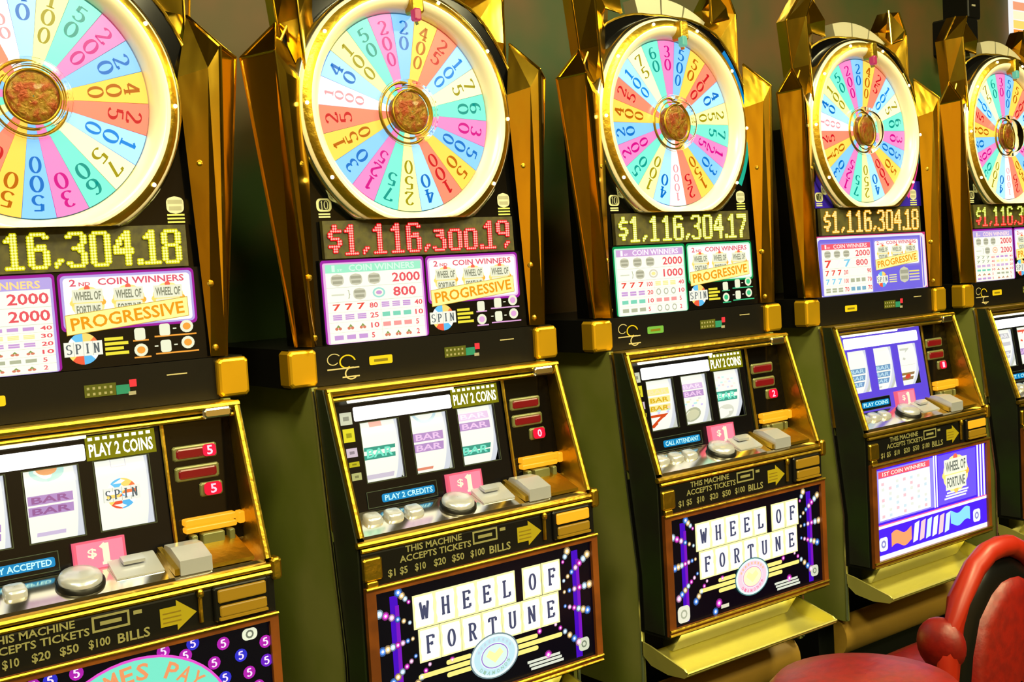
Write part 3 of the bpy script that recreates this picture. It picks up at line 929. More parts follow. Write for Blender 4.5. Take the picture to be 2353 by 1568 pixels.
def belly(p, m):
    y0, y1, u0, u1 = .692, .922, -.243, .247
    p.plate(u0, y0, u1, y1, .004, (6, 4, 14))
    if m in (1, 2):
        for x in (-.214, .198):
            p.rect(x, y0 + .006, x + .016, y1 - .012, (70, 8, 190), 1); p.rect(x + .010, y0 + .02, x + .018, y1 - .03, (120, 20, 190), 1.3)
        S = [((-.176, .893), (-.196, .914), 4), ((-.176, .856), (-.236, .884), 6), ((-.172, .826), (-.234, .818), 7), ((-.168, .794), (-.226, .752), 7), ((-.140, .772), (-.176, .735), 5),
             ((.176, .893), (.188, .912), 3), ((.176, .856), (.238, .896), 7), ((.176, .834), (.240, .836), 6), ((.176, .806), (.232, .786), 6), ((.150, .776), (.206, .728), 6)]
        cols = [(238, 70, 226), (196, 226, 255), (255, 214, 150), (90, 150, 255), (255, 190, 240)]
        for si, (a, b, n) in enumerate(S):
            for i in range(n):
                t = i / (n - 1); r = .0028 + .0030 * t
                u, v = a[0] + (b[0] - a[0]) * t, a[1] + (b[1] - a[1]) * t
                c = cols[(i + si) % 5]
                p.disc(u, v, r * 1.5, r * 1.5, tuple(x * .55 for x in c), 1.6, 10)
                p.disc(u, v, r, r, c, 2, 10); p.disc(u, v, r * .5, r * .5, (255, 255, 255), 2.4, 8)
        for u, v, r, c in ((-.092, .768, .004, cols[0]), (.11, .772, .004, cols[0]), (.128, .722, .006, cols[0]), (-.106, .716, .007, cols[0]), (-.118, .700, .006, cols[3])):
            p.disc(u, v, r * 1.5, r * 1.5, tuple(x * .55 for x in c), 1.6, 10); p.disc(u, v, r, r, c, 2, 10); p.disc(u, v, r * .5, r * .5, (255, 255, 255), 2.4, 8)
        for s in (-1, 1):
            for i, (a, b) in enumerate(((.05, .105), (.05, .165), (.05, .105))):
                v = .738 + i * .0115
                p.rrect(min(s * a, s * b), v, max(s * a, s * b), v + .0088, .004, (246, 232, 130), 2)
        # oval badge
        c1, c2, c3 = (((190, 226, 240), (150, 110, 206), (214, 246, 234)) if m == 1 else ((120, 206, 206), (230, 150, 200), (246, 246, 200)))
        p.disc(0, .753, .056, .042, tuple(x * .6 for x in c1), 9, 32); p.disc(0, .753, .053, .0395, (226, 242, 246), 9.4, 32)
        p.ring(0, .753, .033, .047, c1 if m == 1 else (244, 206, 226), 9.8, 32, .745)
        p.disc(0, .753, .031, .023, c2, 10.2, 24); p.disc(0, .753, .029, .021, c3, 10.6, 24)
        p.poly([(0, .758), (-.012, .766), (-.02, .756), (0, .740), (.02, .756), (.012, .766)], (250, 240, 170), 11)
        for i, ch in enumerate('DIAMONDS'):
            a = math.radians(212 + i * 16.6)
            u, v = .0405 * math.cos(a), .753 + .0302 * math.sin(a)
            p.text(ch, u - .003, v - .0035, u + .003, v + .0035, (150, 190, 170) if m == 1 else (236, 120, 160), 11, rot=a + math.pi / 2)
        for i in range(9):
            a = math.radians(28 + i * 15.5)
            u, v = .0405 * math.cos(a), .753 + .0302 * math.sin(a)
            p.disc(u, v, .0028, .0032, (190, 206, 226) if m == 1 else (240, 190, 150), 11, 6)
        for i in range(3):
            p.rect(.085 - i * .004, .702 + i * .007, .165 - i * .004, .707 + i * .007, (214, 220, 206), 2)
        p.rrect(.205, .708, .232, .734, .008, (206, 212, 190), 2); p.ring(.2185, .721, .004, .007, (120, 130, 110), 2.6, 10)
        if m == 2:
            p.rrect(-.232, .698, -.196, .734, .01, (226, 226, 206), 2); p.ring(-.214, .716, .006, .010, (170, 174, 150), 2.6, 10); p.rect(-.10, .702, -.075, .71, (214, 214, 190), 2)
    elif m == 0:
        rnd = random.Random(4)
        pts = [(.119, .915, 0), (.168, .903, 1), (.239, .889, 1), (.072, .914, 1), (.106, .899, 1), (.151, .876, 1), (.196, .877, 0), (.239, .858, 2), (.208, .846, 1), (.167, .848, 0), (-.058, .914, 1), (-.095, .913, 0), (.222, .82, 1), (.19, .80, 0), (.236, .78, 2), (.20, .76, 1), (.228, .735, 0), (.18, .72, 1)]
        pts += [(-u, v - .004, (c + 1) % 3) for u, v, c in pts[:2] + pts[5:10]]
        for u, v, c in pts:
            col = [(60, 60, 250), (214, 40, 214), (130, 40, 240)][c]
            p.disc(u, v, .0105, .0105, tuple(x * .8 for x in col), 1.2, 14)
            p.serif('5', u - .0045, v - .0065, .009, .013, (250, 226, 255), 1.8, thick=.2, thin=.12)
        p.rrect(.200, .898, .226, .917, .008, (226, 232, 206), 2); p.ring(.213, .9075, .004, .007, (110, 116, 100), 2.6, 10)
        C = (.028, .79)
        p.disc(C[0], C[1], .148, .125, (226, 80, 206), 2, 48); p.disc(C[0], C[1], .144, .121, (120, 226, 200), 2.5, 48)
        p.disc(C[0], C[1], .104, .084, (226, 120, 200), 3, 48); p.disc(C[0], C[1], .100, .080, (250, 240, 150), 3.5, 48)
        for i, ch in enumerate('TIMES PAY'):
            if ch == ' ': continue
            a = math.radians(90 + (3.6 - i) * 11.0)
            u, v = C[0] + .110 * math.cos(a), C[1] + .089 * math.sin(a)
            r_ = a - math.pi / 2; w_ = .010 if ch == 'I' else .019
            p.text(ch, u - w_ / 2 * math.cos(r_), v - w_ / 2 * math.sin(r_), u - w_ / 2 * math.cos(r_) + w_, v - w_ / 2 * math.sin(r_) + .026, (232, 150, 100), 4, rot=r_)
        p.serif('5', C[0] - .03, C[1] - .05, .06, .1, (214, 60, 150), 4, thick=.2, thin=.08)
    else:
        V = (104, 80, 230)
        p.rect(u0, y0, u1, y1, (70, 30, 226), 1)
        p.rect(u0 + .004, .786, .005, y1 - .006, (140, 130, 236), 1.4)
        p.rect(u0 + .014, .896, -.012, .912, (232, 80, 100), 1.8); p.text('1ST COIN WINNERS', u0 + .03, .899, -.03, .909, (255, 226, 214), 2.2)
        p.rect(u0 + .014, .790, -.012, .895, (255, 255, 255), 1.8)
        for i in range(7):
            for j in range(7):
                if (i * 3 + j * 5) % 7 < 5:
                    p.rect(u0 + .024 + i * .030, .795 + j * .0135, u0 + .036 + i * .030, .803 + j * .0135, [(226, 180, 190), (190, 210, 220), (210, 214, 206)][(i + j) % 3], 2.2)
        for x in (.004, .014):
            p.rect(x, .784, x + .006, y1 - .003, (240, 236, 255), 2)
        p.rect(.024, .786, .2, y1 - .006, V, 1.6)
        logo(p, .105, .860, .105, .088, 2, True, (90, 96, 90))
        for i in range(3):
            p.rect(.05 + i * .006, .796 + i * .007, .15 + i * .006, .8005 + i * .007, (226, 226, 250), 2)
        for x in (.206, .220, .234):
            p.rect(x, .775, x + .008, y1 - .002, (226, 222, 250), 2)
        p.rect(u0, .770, u1, .777, (236, 232, 255), 2.2); p.rect(u0, .777, u1, .780, (226, 90, 160), 2.2); p.rect(u0, y0, u1, .704, (226, 222, 250), 2.2)
        def ribbon(x0, x1, zc, h, col, ph):
            n = 12
            top = [(x0 + (x1 - x0) * i / n, zc + h / 2 + .006 * math.sin(ph + i * .6)) for i in range(n + 1)]
            bot = [(x0 + (x1 - x0) * i / n, zc - h / 2 + .006 * math.sin(ph + i * .6)) for i in range(n + 1)]
            for i in range(n):
                p.poly([bot[i], bot[i + 1], top[i + 1], top[i]], col, 2.6)
        ribbon(-.185, -.10, .735, .034, (255, 150, 100), 0); ribbon(.075, .165, .742, .034, (130, 206, 250), 2)
        for i in range(6):
            x = -.095 + i * .028
            p.poly([(x, .712), (x + .02, .716), (x + .03, .764), (x + .01, .76)], [(250, 250, 250), (236, 190, 200), (200, 226, 240)][i % 3], 3)
        for x in (-.235, .18):
            p.rrect(x, .714, x + .034, .748, .008, (226, 232, 250), 2.6); p.ring(x + .017, .731, .005, .010, (130, 130, 190), 3, 10)


def build_machine(m):
    cfg = CFG[m]
    root = thing('slot_machine', (OFF[m], 0, 0), LABELS[m], 'slot machine', 'slot machines in a row')
    K = lambda n: '%s_%d' % (n, m)
    # ---- lower cabinet
    part('plinth', root, 'plinth', lambda mb: mb.box(-.255, .255, .03, .40, 0, .53), BLACK)
    def bolster(mb):
        mb.sm = True
        prof = [(-.085 + .105 * (1 - math.sin(math.pi * i / 10)) * .0 - .04 * math.sin(math.pi * i / 10) + .06, .43 + .098 * (1 - math.cos(math.pi * i / 10)) / 2) for i in range(11)]
        mb.grid([[(x, y, z) for y, z in prof] for x in (-.262, -.256, .256, .262)])
        mb.sm = False
        for x in (-.262, .262):
            mb.face([(x, y, z) for y, z in prof])
    part('foot_bolster', root, 'bolster', bolster, TAN)
    part('body', root, 'body', lambda mb: mb.box(-.254, .254, .06, .40, .53, 1.275), BLACK)
    for s in (-1, 1):
        a, b = sorted((s * .255, s * .267))
        part('side_panel', root, 'side%d' % s, lambda mb: mb.prism_x([(-.018, 1.274), (-.022, 1.25), (-.072, .80), (-.070, .53), (.40, .53), (.40, 1.274)], a, b), SIDE)
        part('edge_trim', root, 'trim%d' % s, lambda mb: mb.tube([(s * .267, -.021, 1.268), (s * .267, -.0245, 1.25), (s * .267, -.074, .80), (s * .267, -.0725, .535)], .0032, 6), CHROME)
    d = part('door', root, 'door', lambda mb: mb.prism_x([(.06, 1.0), (-.146, 1.0), (-.149, .99), (-.149, .672), (.06, .672)], -.262, .262), BLACK)
    part('hinge', d, 'hinge', lambda mb: mb.box(-.262, -.225, -.156, -.148, .945, .985, .003).box(-.258, -.236, -.158, -.148, .93, .945, .002), GOLD_S)
    part('lock_rod', d, 'lock', lambda mb: mb.tube([(.136, -.152, .995), (.136, -.152, .945)], .0035, 6).ball((.136, -.154, .990), .006, .005, .008), GOLD_S)
    # bill band print
    def band(_):
        p = Print((0, -.1495, 0))
        c = (128, 126, 84); g = (150, 136, 20)
        p.text('THIS MACHINE', -.174, .980, -.054, .992, c, 1)
        p.text('ACCEPTS TICKETS', -.187, .964, -.034, .976, c, 1)
        p.frame(-.030, .966, .026, .990, .0035, c, 1); p.rect(-.018, .975, .014, .981, c, 1); p.rect(.032, .980, .045, .986, c, 1)
        for s, x0, x1 in (('$1', -.212, -.197), ('$5', -.188, -.172), ('$10', -.157, -.134), ('$20', -.117, -.091), ('$50', -.078, -.051), ('$100', -.037, -.005), ('BILLS', .006, .055)):
            p.text(s, x0, .942, x1, .957, c, 1)
        p.poly([(.072, .979), (.098, .979), (.098, .988), (.130, .963), (.098, .941), (.098, .950), (.072, .950)], g, 1)
        for i in range(3):
            p.rect(.076, .955 + i * .007, .105, .957 + i * .007, (120, 100, 20), 1.5)
        return p
    part('bill_print', d, 'band', band, MATS['flat_print'])
    ac = part('bill_acceptor', root, 'acceptor', lambda mb: mb.box(.156, .250, -.156, -.149, .938, .995, .003), BLACK)
    lit = m in (1, 3)
    part('entry_light', ac, 'entry%d' % lit, lambda mb: mb.box(.163, .244, -.160, -.155, .969, .990, .002), ORL if lit else ORD)
    part('slot_lip', ac, 'sliplip', lambda mb: mb.box(.165, .244, -.160, -.155, .947, .964, .002).box(.163, .244, -.162, -.155, .942, .946), ORD)
    # belly glass and its frame
    def bframe(mb):
        for x0, x1, z0, z1 in ((-.262, .262, .922, .934), (-.262, .262, .678, .692), (-.262, -.243, .692, .922), (.247, .262, .692, .922)):
            mb.box(x0, x1, -.158, -.148, z0, z1)
    part('belly_frame', root, 'bframe', bframe, BROWN)
    part('belly_trim', root, 'btrim', lambda mb: mb.tube([(-.262, -.159, .933), (.262, -.159, .933)], .0026, 6).tube([(-.262, -.159, .690), (.262, -.159, .690)], .003, 6).tube([(-.262, -.157, .680), (.262, -.157, .680)], .003, 6), GOLD_S)
    def bel(_):
        p = Print((0, -.1515, 0)); belly(p, m); return p
    bg = part('belly_glass', root, K('belly'), bel, MATS['bright_print' if m == 3 else 'backlit_print'])
    if m in (1, 2):
        row = [(-.168 + i * .0454, .8405, ch) for i, ch in enumerate('WHEEL')] + [(.076 + i * .0468, .8405, ch) for i, ch in enumerate('OF')] + [(-.160 + i * .046, .7785, ch) for i, ch in enumerate('FORTUNE')]
        for u, v, ch in row:
            def tile(_):
                p = Print((0, -.0015, 0))
                w, h = .0446, .0605
                p.plate(0, 0, w, h, .002, (250, 246, 176))
                n = 6
                left = [(.003 + .0012 * math.sin(i * 2.1), .003 + (h - .006) * i / n) for i in range(n + 1)]
                right = [(w - .003 - .0012 * math.sin(i * 2.1 + 1), .003 + (h - .006) * i / n) for i in range(n + 1)]
                p.poly(left + right[::-1], (255, 255, 255), 1)
                p.serif(ch, .0125, .0145, .020, .032, (70, 74, 104), 2, thick=.17, thin=.08)
                return p
            part('letter_tile', bg, 'tile' + ch, tile, MATS['backlit_print'], loc=(u, -.1515, v))
    # coin tray
    def tray(mb):
        x0, x1 = -.267, .222
        secs = [(-.078, .622, .652), (-.10, .606, .648), (-.150, .598, .634), (-.198, .602, .621), (-.206, .608, .615)]
        for x, xi in ((x0, x0 + .004), (x1, x1 - .004)):
            a = [(x, y, t) for y, b, t in secs]; bt = [(x, y, b) for y, b, t in secs]
            ai = [(xi, y, t) for y, b, t in secs]
            mb.grid([bt, a, ai, [(xi, y, b + .004) for y, b, t in secs]])
        mb.sm = True
        mb.grid([[(x, y, b + .004) for y, b, t in secs] for x in (x0, x1)])
        mb.grid([[(x, y, b) for y, b, t in secs] for x in (x0, x1)])
        mb.sm = False
        mb.face([(x0, -.206, .608), (x1, -.206, .608), (x1, -.206, .615), (x0, -.206, .615)])
        mb.face([(x0, -.206, .615), (x1, -.206, .615), (x1, -.2, .614), (x0, -.2, .614)])
        mb.tube([(x0, -.206, .614), (x1, -.206, .614)], .003, 6)
    tr = part('coin_tray', root, 'tray', tray, TRAY)
    part('tray_back', tr, 'trayback', lambda mb: mb.prism_x([(-.150, .672), (-.128, .664), (-.098, .620), (-.07, .62), (-.07, .672)], -.20, .18), CHROME)
    # ---- reel hood
    hood = part('reel_hood', root, 'hood', lambda mb: mb.box(-.262, .262, -.060, .06, 1.2585, 1.2725).prism_x([(-.02, 1.2585), (-.061, 1.2585), (-.143, 1.02), (-.02, 1.02)], .2525, .262).prism_x([(-.02, 1.2585), (-.061, 1.2585), (-.143, 1.02), (-.02, 1.02)], -.262, -.2525), GOLD_S)
    for s in (-1, 1):
        a, b = sorted((s * .2621, s * .2655))
        part('hood_cheek', hood, 'cheek%d' % s, lambda mb: mb.prism_x([(-.03, 1.2715), (-.056, 1.2715), (-.060, 1.26), (-.138, 1.02), (-.142, 1.0), (-.142, .68), (-.085, .68), (-.085, .80)], a, b), DARKG)
        part('hood_edge', hood, 'hedge%d' % s, lambda mb: mb.tube([(s * .257, -.0615, 1.268), (s * .257, -.144, 1.02)], .006, 8), GOLD_S)
    part('hood_top_bar', hood, 'htop', lambda mb: mb.tube([(-.262, -.062, 1.268), (.262, -.062, 1.268)], .006, 8).tube([(-.252, -.060, 1.252), (.252, -.060, 1.252)], .004, 8), GOLD_S)
    part('corner_bracket', hood, 'brkt', lambda mb: mb.box(.196, .246, -.072, -.060, 1.2495, 1.2675, .004), CHROME)
    def rp(_):
        p = Print((0, -.067, 1.05), (1, 0, 0), SL); reel_plate(p, m); return p
    pl = part('reel_glass', root, K('rplate'), rp, MATS['backlit_print'])
    def rh(_):
        p = Print((0, -.067, 1.05), (1, 0, 0), SL); reel_header(p, m); return p
    part('header_strip', pl, K('rhead'), rh, MATS['header_print'])
    part('strip_light', pl, 'strip', lambda mb: mb.tube([(-.215, -.052, 1.2455), (.012, -.052, 1.2455)], .0035, 6), STRIPL)
    for k in range(3):
        def rl(_):
            p = ReelPrint(); reel(p, m, k); return p
        part('reel', root, K('reel%d' % k), rl, MATS['backlit_print'])
    # credit column
    def cplate(_):
        p = Print((0, -.067, 1.05), (1, 0, 0), SL)
        p.plate(.139, tilted(1.045), .252, tilted(1.25), .004, (6, 6, 6))
        p.rect(.150, tilted(1.222), .215, tilted(1.225), (40, 40, 26), 1)
        return p
    cp = part('credit_panel', root, 'cplate', cplate, BLACKG)
    part('divider_bar', cp, 'divbar', lambda mb: mb.tube([(.1355, -.043, 1.247), (.1355, -.071, 1.047)], .0035, 6), GOLD_S)
    def rbox(mb, z0, z1, x0, x1, d):
        y = -.067 + .146 * ((z0 + z1) / 2 - 1.05)
        mb.box(x0, x1, y - d, y, z0, z1, .003)
    for j, (z0, z1) in enumerate(((1.183, 1.208), (1.150, 1.175))):
        part('window_rim', cp, 'wrim%d' % j, lambda mb: rbox(mb, z0, z1, .148, .224, .004), FRAMEW)
        part('credit_window', cp, 'cwin%d' % j, lambda mb: rbox(mb, z0 + .004, z1 - .004, .153, .219, .006), REDW)
    part('window_rim', cp, 'wrim2', lambda mb: rbox(mb, 1.121, 1.145, .186, .226, .004), FRAMEW)
    def rdig(_):
        p = Print((0, -.067, 1.05), (1, 0, 0), SL)
        p.rrect(.192, tilted(1.1225), .2225, tilted(1.1435), .007, (214, 10, 50), 17)
        p.text(DIGITRED[m], .203, tilted(1.1255), .2135, tilted(1.1405), (255, 190, 214), 18)
        return p
    def rdig2(_):
        p = Print((0, -.067, 1.05), (1, 0, 0), SL)
        if m == 0:
            p.rrect(.198, tilted(1.1855), .221, tilted(1.2055), .006, (226, 14, 60), 17)
            p.text('5', .205, tilted(1.188), .215, tilted(1.203), (255, 200, 220), 18)
        return p
    part('credit_digit', cp, K('rdig'), rdig, MATS['bright_print'])
    if m == 0:
        part('credit_digit', cp, 'rdig2', rdig2, MATS['bright_print'])
    for q, (x0, x1, z0, z1) in enumerate(((.150, .238, 1.0805, 1.092), (.150, .238, 1.069, 1.0785), (.2415, .2525, 1.071, 1.091))):
        part('bill_light', cp, 'blight%d' % q, lambda mb: mb.box(x0, x1, -.078, -.062, z0, z1, .002), ORL)
    for q, (x0, x1) in enumerate(((.158, .168), (.222, .232), (.176, .214))):
        part('coin_post', cp, 'posts%d' % q, lambda mb: mb.box(x0, x1, -.082, -.064, 1.047, 1.066, .002), FRAMEW)
    # dollar sign and blue window
    def one(_):
        p = Print((0, -.078, 1.041), (1, 0, 0), SL)
        p.plate(-.026, 0, .053, .046, .012, (232, 96, 120))
        p.rect(-.022, .003, .049, .043, (240, 134, 160), 1)
        p.text('$', -.006, .018, .008, .034, (255, 240, 206), 2); p.serif('1', .010, .008, .024, .032, (255, 240, 206), 2, thick=.26, thin=.1)
        return p
    part('denomination_sign', root, 'one', one, MATS['backlit_print'])
    def blue(_):
        p = Print((0, -.0685, 1.05), (1, 0, 0), SL)
        p.plate(-.196, .000, -.046, .030, .004, (10, 14, 12)); p.frame(-.196, .000, -.046, .030, .001, (80, 90, 60), .5)
        w = (-.166, -.052)
        p.rrect(w[0], .007, w[1], .022, .004, (10, 130, 190), 1); p.text(BLUETXT[m], w[0] + .006, .0095, w[1] - .005, .0195, (190, 250, 255), 2)
        return p
    part('message_window', root, K('blue'), blue, MATS['backlit_print'])
    # button deck
    dk = part('button_deck', root, 'deck', lambda mb: mb.prism_x([(.06, 1.0), (-.140, 1.0), (-.147, 1.008), (-.1455, 1.016), (-.140, 1.020), (-.066, 1.047), (.06, 1.047)], -.2525, .2525), GOLD_D)
    part('deck_lip', dk, 'lip', lambda mb: mb.tube([(-.268, -.1465, 1.0085), (.268, -.1465, 1.0085)], .0058, 8).tube([(-.262, -.150, .9985), (.262, -.150, .9985)], .004, 6), GOLD_S)
    part('lip_end', dk, 'lipend', lambda mb: mb.box(.258, .276, -.156, -.135, .985, 1.022, .004), GOLD_S)
    for j, cx in enumerate((-.206, -.163, -.120)):
        part('play_button', root, 'pb%d' % j, lambda mb: button_square(mb, cx, -.099, .033, .011), SILVER)
    def spinb(mb):
        mb.sm = True
        rows = []
        for r, h in ((.036, -.003), (.036, .006), (.033, .008)):
            rows.append([(-.029 + r * math.cos(t * math.pi / 14), -.108 + r * .82 * math.sin(t * math.pi / 14), deckz(-.108 + r * .82 * math.sin(t * math.pi / 14), h)) for t in range(28)])
        mb.grid(rows, True)
        mb.sm = False
    sb = part('spin_button', root, 'spinbase', spinb, BLACK)
    def spincap(mb):
        mb.sm = True
        rows = []
        for r, h in ((.032, .006), (.032, .012), (.029, .016), (.018, .0185), (.0005, .019)):
            rows.append([(-.029 + r * math.cos(t * math.pi / 14), -.108 + r * .82 * math.sin(t * math.pi / 14), deckz(-.108 + r * .82 * math.sin(t * math.pi / 14), h)) for t in range(28)])
        mb.grid(rows, True)
    part('button_cap', sb, 'spincap', spincap, SILVER)
    bh = part('coin_head', root, 'coinhead', lambda mb: mb.prism_x([(-.070, 1.044), (-.080, 1.060), (-.106, 1.0595), (-.143, 1.044), (-.143, 1.021)], .112, .164), SILVER)
    part('head_shroud', bh, 'shroud', lambda mb: mb.prism_x([(-.066, 1.048), (-.10, 1.034), (-.139, 1.022), (-.139, 1.032), (-.10, 1.046), (-.070, 1.056)], .104, .112), GOLD_S)
    part('head_guide', bh, 'guide', lambda mb: mb.prism_x([(-.066, 1.048), (-.139, 1.022), (-.139, 1.028), (-.070, 1.054)], .164, .236), GOLD_S)
    part('coin_plate', root, 'coinplate', lambda mb: mb.prism_x([(-.068, 1.0465), (-.118, 1.0285), (-.118, 1.031), (-.074, 1.053), (-.068, 1.053)], .022, .096).prism_x([(-.078, 1.050), (-.098, 1.045), (-.098, 1.050), (-.082, 1.056)], .040, .074), SILVER)
    # ---- belt with bumpers
    belt = part('belt', root, 'belt', lambda mb: mb.box(-.300, .300, -.004, .40, 1.2735, 1.3445), BLACK)
    def beltp(_):
        p = Print((0, -.0045, 0))
        c, g = (176, 168, 130), (196, 172, 20)
        def swirl(cx, cz, r, t0, t1, w, col):
            n = 14
            for i in range(n):
                a, b = t0 + (t1 - t0) * i / n, t0 + (t1 - t0) * (i + 1) / n
                ra, rb = r * (1 - .35 * i / n), r * (1 - .35 * (i + 1) / n)
                p.poly([(cx + ra * math.cos(a), cz + ra * .8 * math.sin(a)), (cx + (ra + w) * math.cos(a), cz + (ra + w) * .8 * math.sin(a)), (cx + (rb + w) * math.cos(b), cz + (rb + w) * .8 * math.sin(b)), (cx + rb * math.cos(b), cz + rb * .8 * math.sin(b))], col, 1)
        if kind == 'script_logo':
            swirl(-.212, 1.318, .014, .6, 5.6, .002, c); swirl(-.185, 1.312, .016, .2, 5.2, .003, g); swirl(-.176, 1.290, .014, 1.0, 5.8, .003, c)
            p.rect(-.226, 1.300, -.160, 1.3025, c, 1.3); p.rect(-.196, 1.284, -.160, 1.2865, c, 1.3)
        elif kind == 'gold_tag':
            p.rrect(-.138, 1.302, -.088, 1.318, .003, g if m != 2 else (90, 150, 70), 1); p.rect(-.128, 1.307, -.098, 1.312, (110, 100, 20), 1.4)
        elif kind == 'speaker_grid':
            p.rect(.03, 1.300, .0805, 1.320, (70, 76, 16), 1)
            for i in range(5):
                for j in range(2):
                    p.rect(.034 + i * .009, 1.303 + j * .009, .038 + i * .009, 1.307 + j * .009, (140, 140, 110), 1.4)
            p.rect(.080, 1.300, .1025, 1.315, (30, 120, 110), 1); p.rect(.102, 1.310, .114, 1.322, (190, 40, 70), 1); p.rect(.100, 1.297, .112, 1.303, (140, 140, 130), 1.2)
        else:
            p.rect(.165, 1.322, .200, 1.324, c, 1)
        return p
    for kind in ['script_logo'] * (m in (1, 2, 4)) + ['gold_tag', 'speaker_grid', 'lock_slit']:
        part(kind, belt, '%s%d' % (kind, m == 2), beltp, MATS['flat_print'])
    for s in (-1, 1):
        a, b = sorted((s * .250, s * .306))
        part('corner_bumper', root, 'bump%d' % s, lambda mb: mb.box(a, b, -.016, .022, 1.276, 1.342, .0055), BUMPER)
    # ---- topper
    def rr(a):
        return .274 if abs(a) > 40 else .243 + .031 * max(0.0, (abs(a) - 8) / 32.0)
    def tbox(mb):
        poly = [(-.25, 1.345), (.25, 1.345), (.25, 1.70)] + [(WCX + rr(a) * math.sin(math.radians(a)), WCZ + rr(a) * math.cos(math.radians(a))) for a in range(105, -106, -7)] + [(-.25, 1.70)]
        mb.prism_y(poly, .008, .035)
        mb.box(-.25, .25, .035, .10, 1.345, 1.78)
    tb = part('topper_box', root, 'tbox', tbox, BLACKG, tilt=True)
    part('topper_edge', tb, 'tedge', lambda mb: mb.tube([(WCX + (rr(a) + .002) * math.sin(math.radians(a)), .006, WCZ + (rr(a) + .002) * math.cos(math.radians(a))) for a in range(-105, 106, 6)], .0026, 6), GOLD_S, tilt=True)
    def tprint(_):
        p = Print((0, .0075, 0))
        c = (196, 200, 160)
        if kind == 'ten_emblem':
            p.rrect(-.215, 1.588, -.184, 1.612, .008, c, 1); p.rrect(-.210, 1.591, -.189, 1.609, .006, (10, 10, 10), 1.4); p.serif('1', -.207, 1.592, .006, .016, c, 1.8); p.serif('0', -.200, 1.592, .009, .016, c, 1.8)
            for i in range(2): p.rect(-.212, 1.577 + i * .005, -.188, 1.580 + i * .005, c, 1)
        elif kind == 'badge_emblem':
            greylogo(p, .209, 1.604, .030, .026, 1)
            for i in range(3): p.rect(.194, 1.574 + i * .006, .224, 1.577 + i * .006, (190, 196, 110), 1)
        else:
            x0, x1 = (-.245, -.13) if kind == 'violet_field' else (.13, .245)
            p.rect(x0, 1.572, x1, 1.64, (40, 20, 170), .5)
        return p
    for kind in ['ten_emblem', 'badge_emblem'] + ['violet_field', 'violet_patch'] * (m == 3):
        part(kind, tb, kind, tprint, MATS['flat_print'], tilt=True)
    if m >= 2:                                 # wheel colours mirrored in the clear case edge, painted as glowing arcs
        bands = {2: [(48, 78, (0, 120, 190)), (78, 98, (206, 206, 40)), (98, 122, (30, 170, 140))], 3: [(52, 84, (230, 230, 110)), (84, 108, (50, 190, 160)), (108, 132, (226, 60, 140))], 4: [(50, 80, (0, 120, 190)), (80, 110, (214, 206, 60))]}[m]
        def rimreflection(_):
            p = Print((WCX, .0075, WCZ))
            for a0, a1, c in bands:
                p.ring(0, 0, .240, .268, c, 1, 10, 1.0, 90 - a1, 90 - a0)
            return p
        part('rim_reflection', tb, K('rimreflection'), rimreflection, MATS['backlit_print'], tilt=True)
    wy = TILT * (WCZ - 1.345)
    wh = part('prize_wheel', root, 'wheelback', lambda mb: mb.lathe_y([(.001, .004), (.195, .004), (.196, .006), (.196, .010)], 0, 0, 64), mat('teal_rim', (60, 150, 150), 0.4, emit=0.35), loc=(WCX, wy, WCZ))
    wh.rotation_euler = (-TILT, 0, 0)
    for k in range(NW):
        part('wedge', wh, 'wedge%d' % k, lambda mb: wedge_mesh(k), MATS['wheel_print'], roty=math.radians(cfg['rot']) + k * STEP)
    def ring(mb):
        mb.sm = True
        mb.lathe_y([(.1885, .006), (.189, -.002), (.192, -.010), (.197, -.019), (.203, -.025), (.209, -.028), (.216, -.027), (.223, -.023), (.230, -.018), (.235, -.012), (.2365, -.005), (.2365, .010)], WCX, WCZ, 96, 1.571)
        mb.sm = False
    rg = part('wheel_ring', root, 'ring', ring, CREAM, tilt=True)
    part('ring_band', rg, 'ringband', lambda mb: (setattr(mb, 'sm', True), mb.lathe_y([(.2145, -.0280), (.2185, -.0268), (.2245, -.0230), (.2285, -.0200)], WCX, WCZ, 96, 1.5705))[1], GOLD_S, tilt=True)
    part('ring_edge', rg, 'ringedge', lambda mb: (setattr(mb, 'sm', True), mb.lathe_y([(.2345, -.0145), (.2385, -.0115), (.2400, -.005), (.2390, .010)], WCX, WCZ, 96, 1.5700))[1], CHROME, tilt=True)
    for i in range(10):
        a = math.radians(20 + i * 36)
        bx, bz = WCX + .2225 * math.sin(a), WCZ + .2225 * math.cos(a)
        if bz > 1.575:
            part('bulb', rg, 'bulb%d' % i, lambda mb: (setattr(mb, 'sm', True), mb.ball((bx, -.0255, bz), .0036, .0036, .0036, 8, 5))[1], BULB, tilt=True)
    pt = part('pointer', root, 'pointer', lambda mb: mb.box(WCX + .008, WCX + .034, -.040, -.012, 1.955, 1.999, .004).prism_y([(WCX + .012, 1.957), (WCX + .030, 1.957), (WCX + .022, 1.935)], -.034, -.024), GOLD_S, tilt=True)
    part('flipper', pt, 'flipper%d' % (m % 2), lambda mb: mb.box(WCX + .008, WCX + .024, -.044, -.030, 1.940, 1.964, .003), mat('flip%d' % (m % 2), ((120, 226, 196), (226, 60, 110))[m % 2], 0.3, emit=0.5), tilt=True)
    hb = part('hub_dome', root, 'hub', lambda mb: (setattr(mb, 'sm', True), mb.lathe_y([(.063, -.002), (.064, -.012), (.060, -.020), (.053, -.022), (.051, -.030), (.044, -.036), (.036, -.038), (.001, -.039)], WCX, WCZ, 48))[1], GLASS, tilt=True)
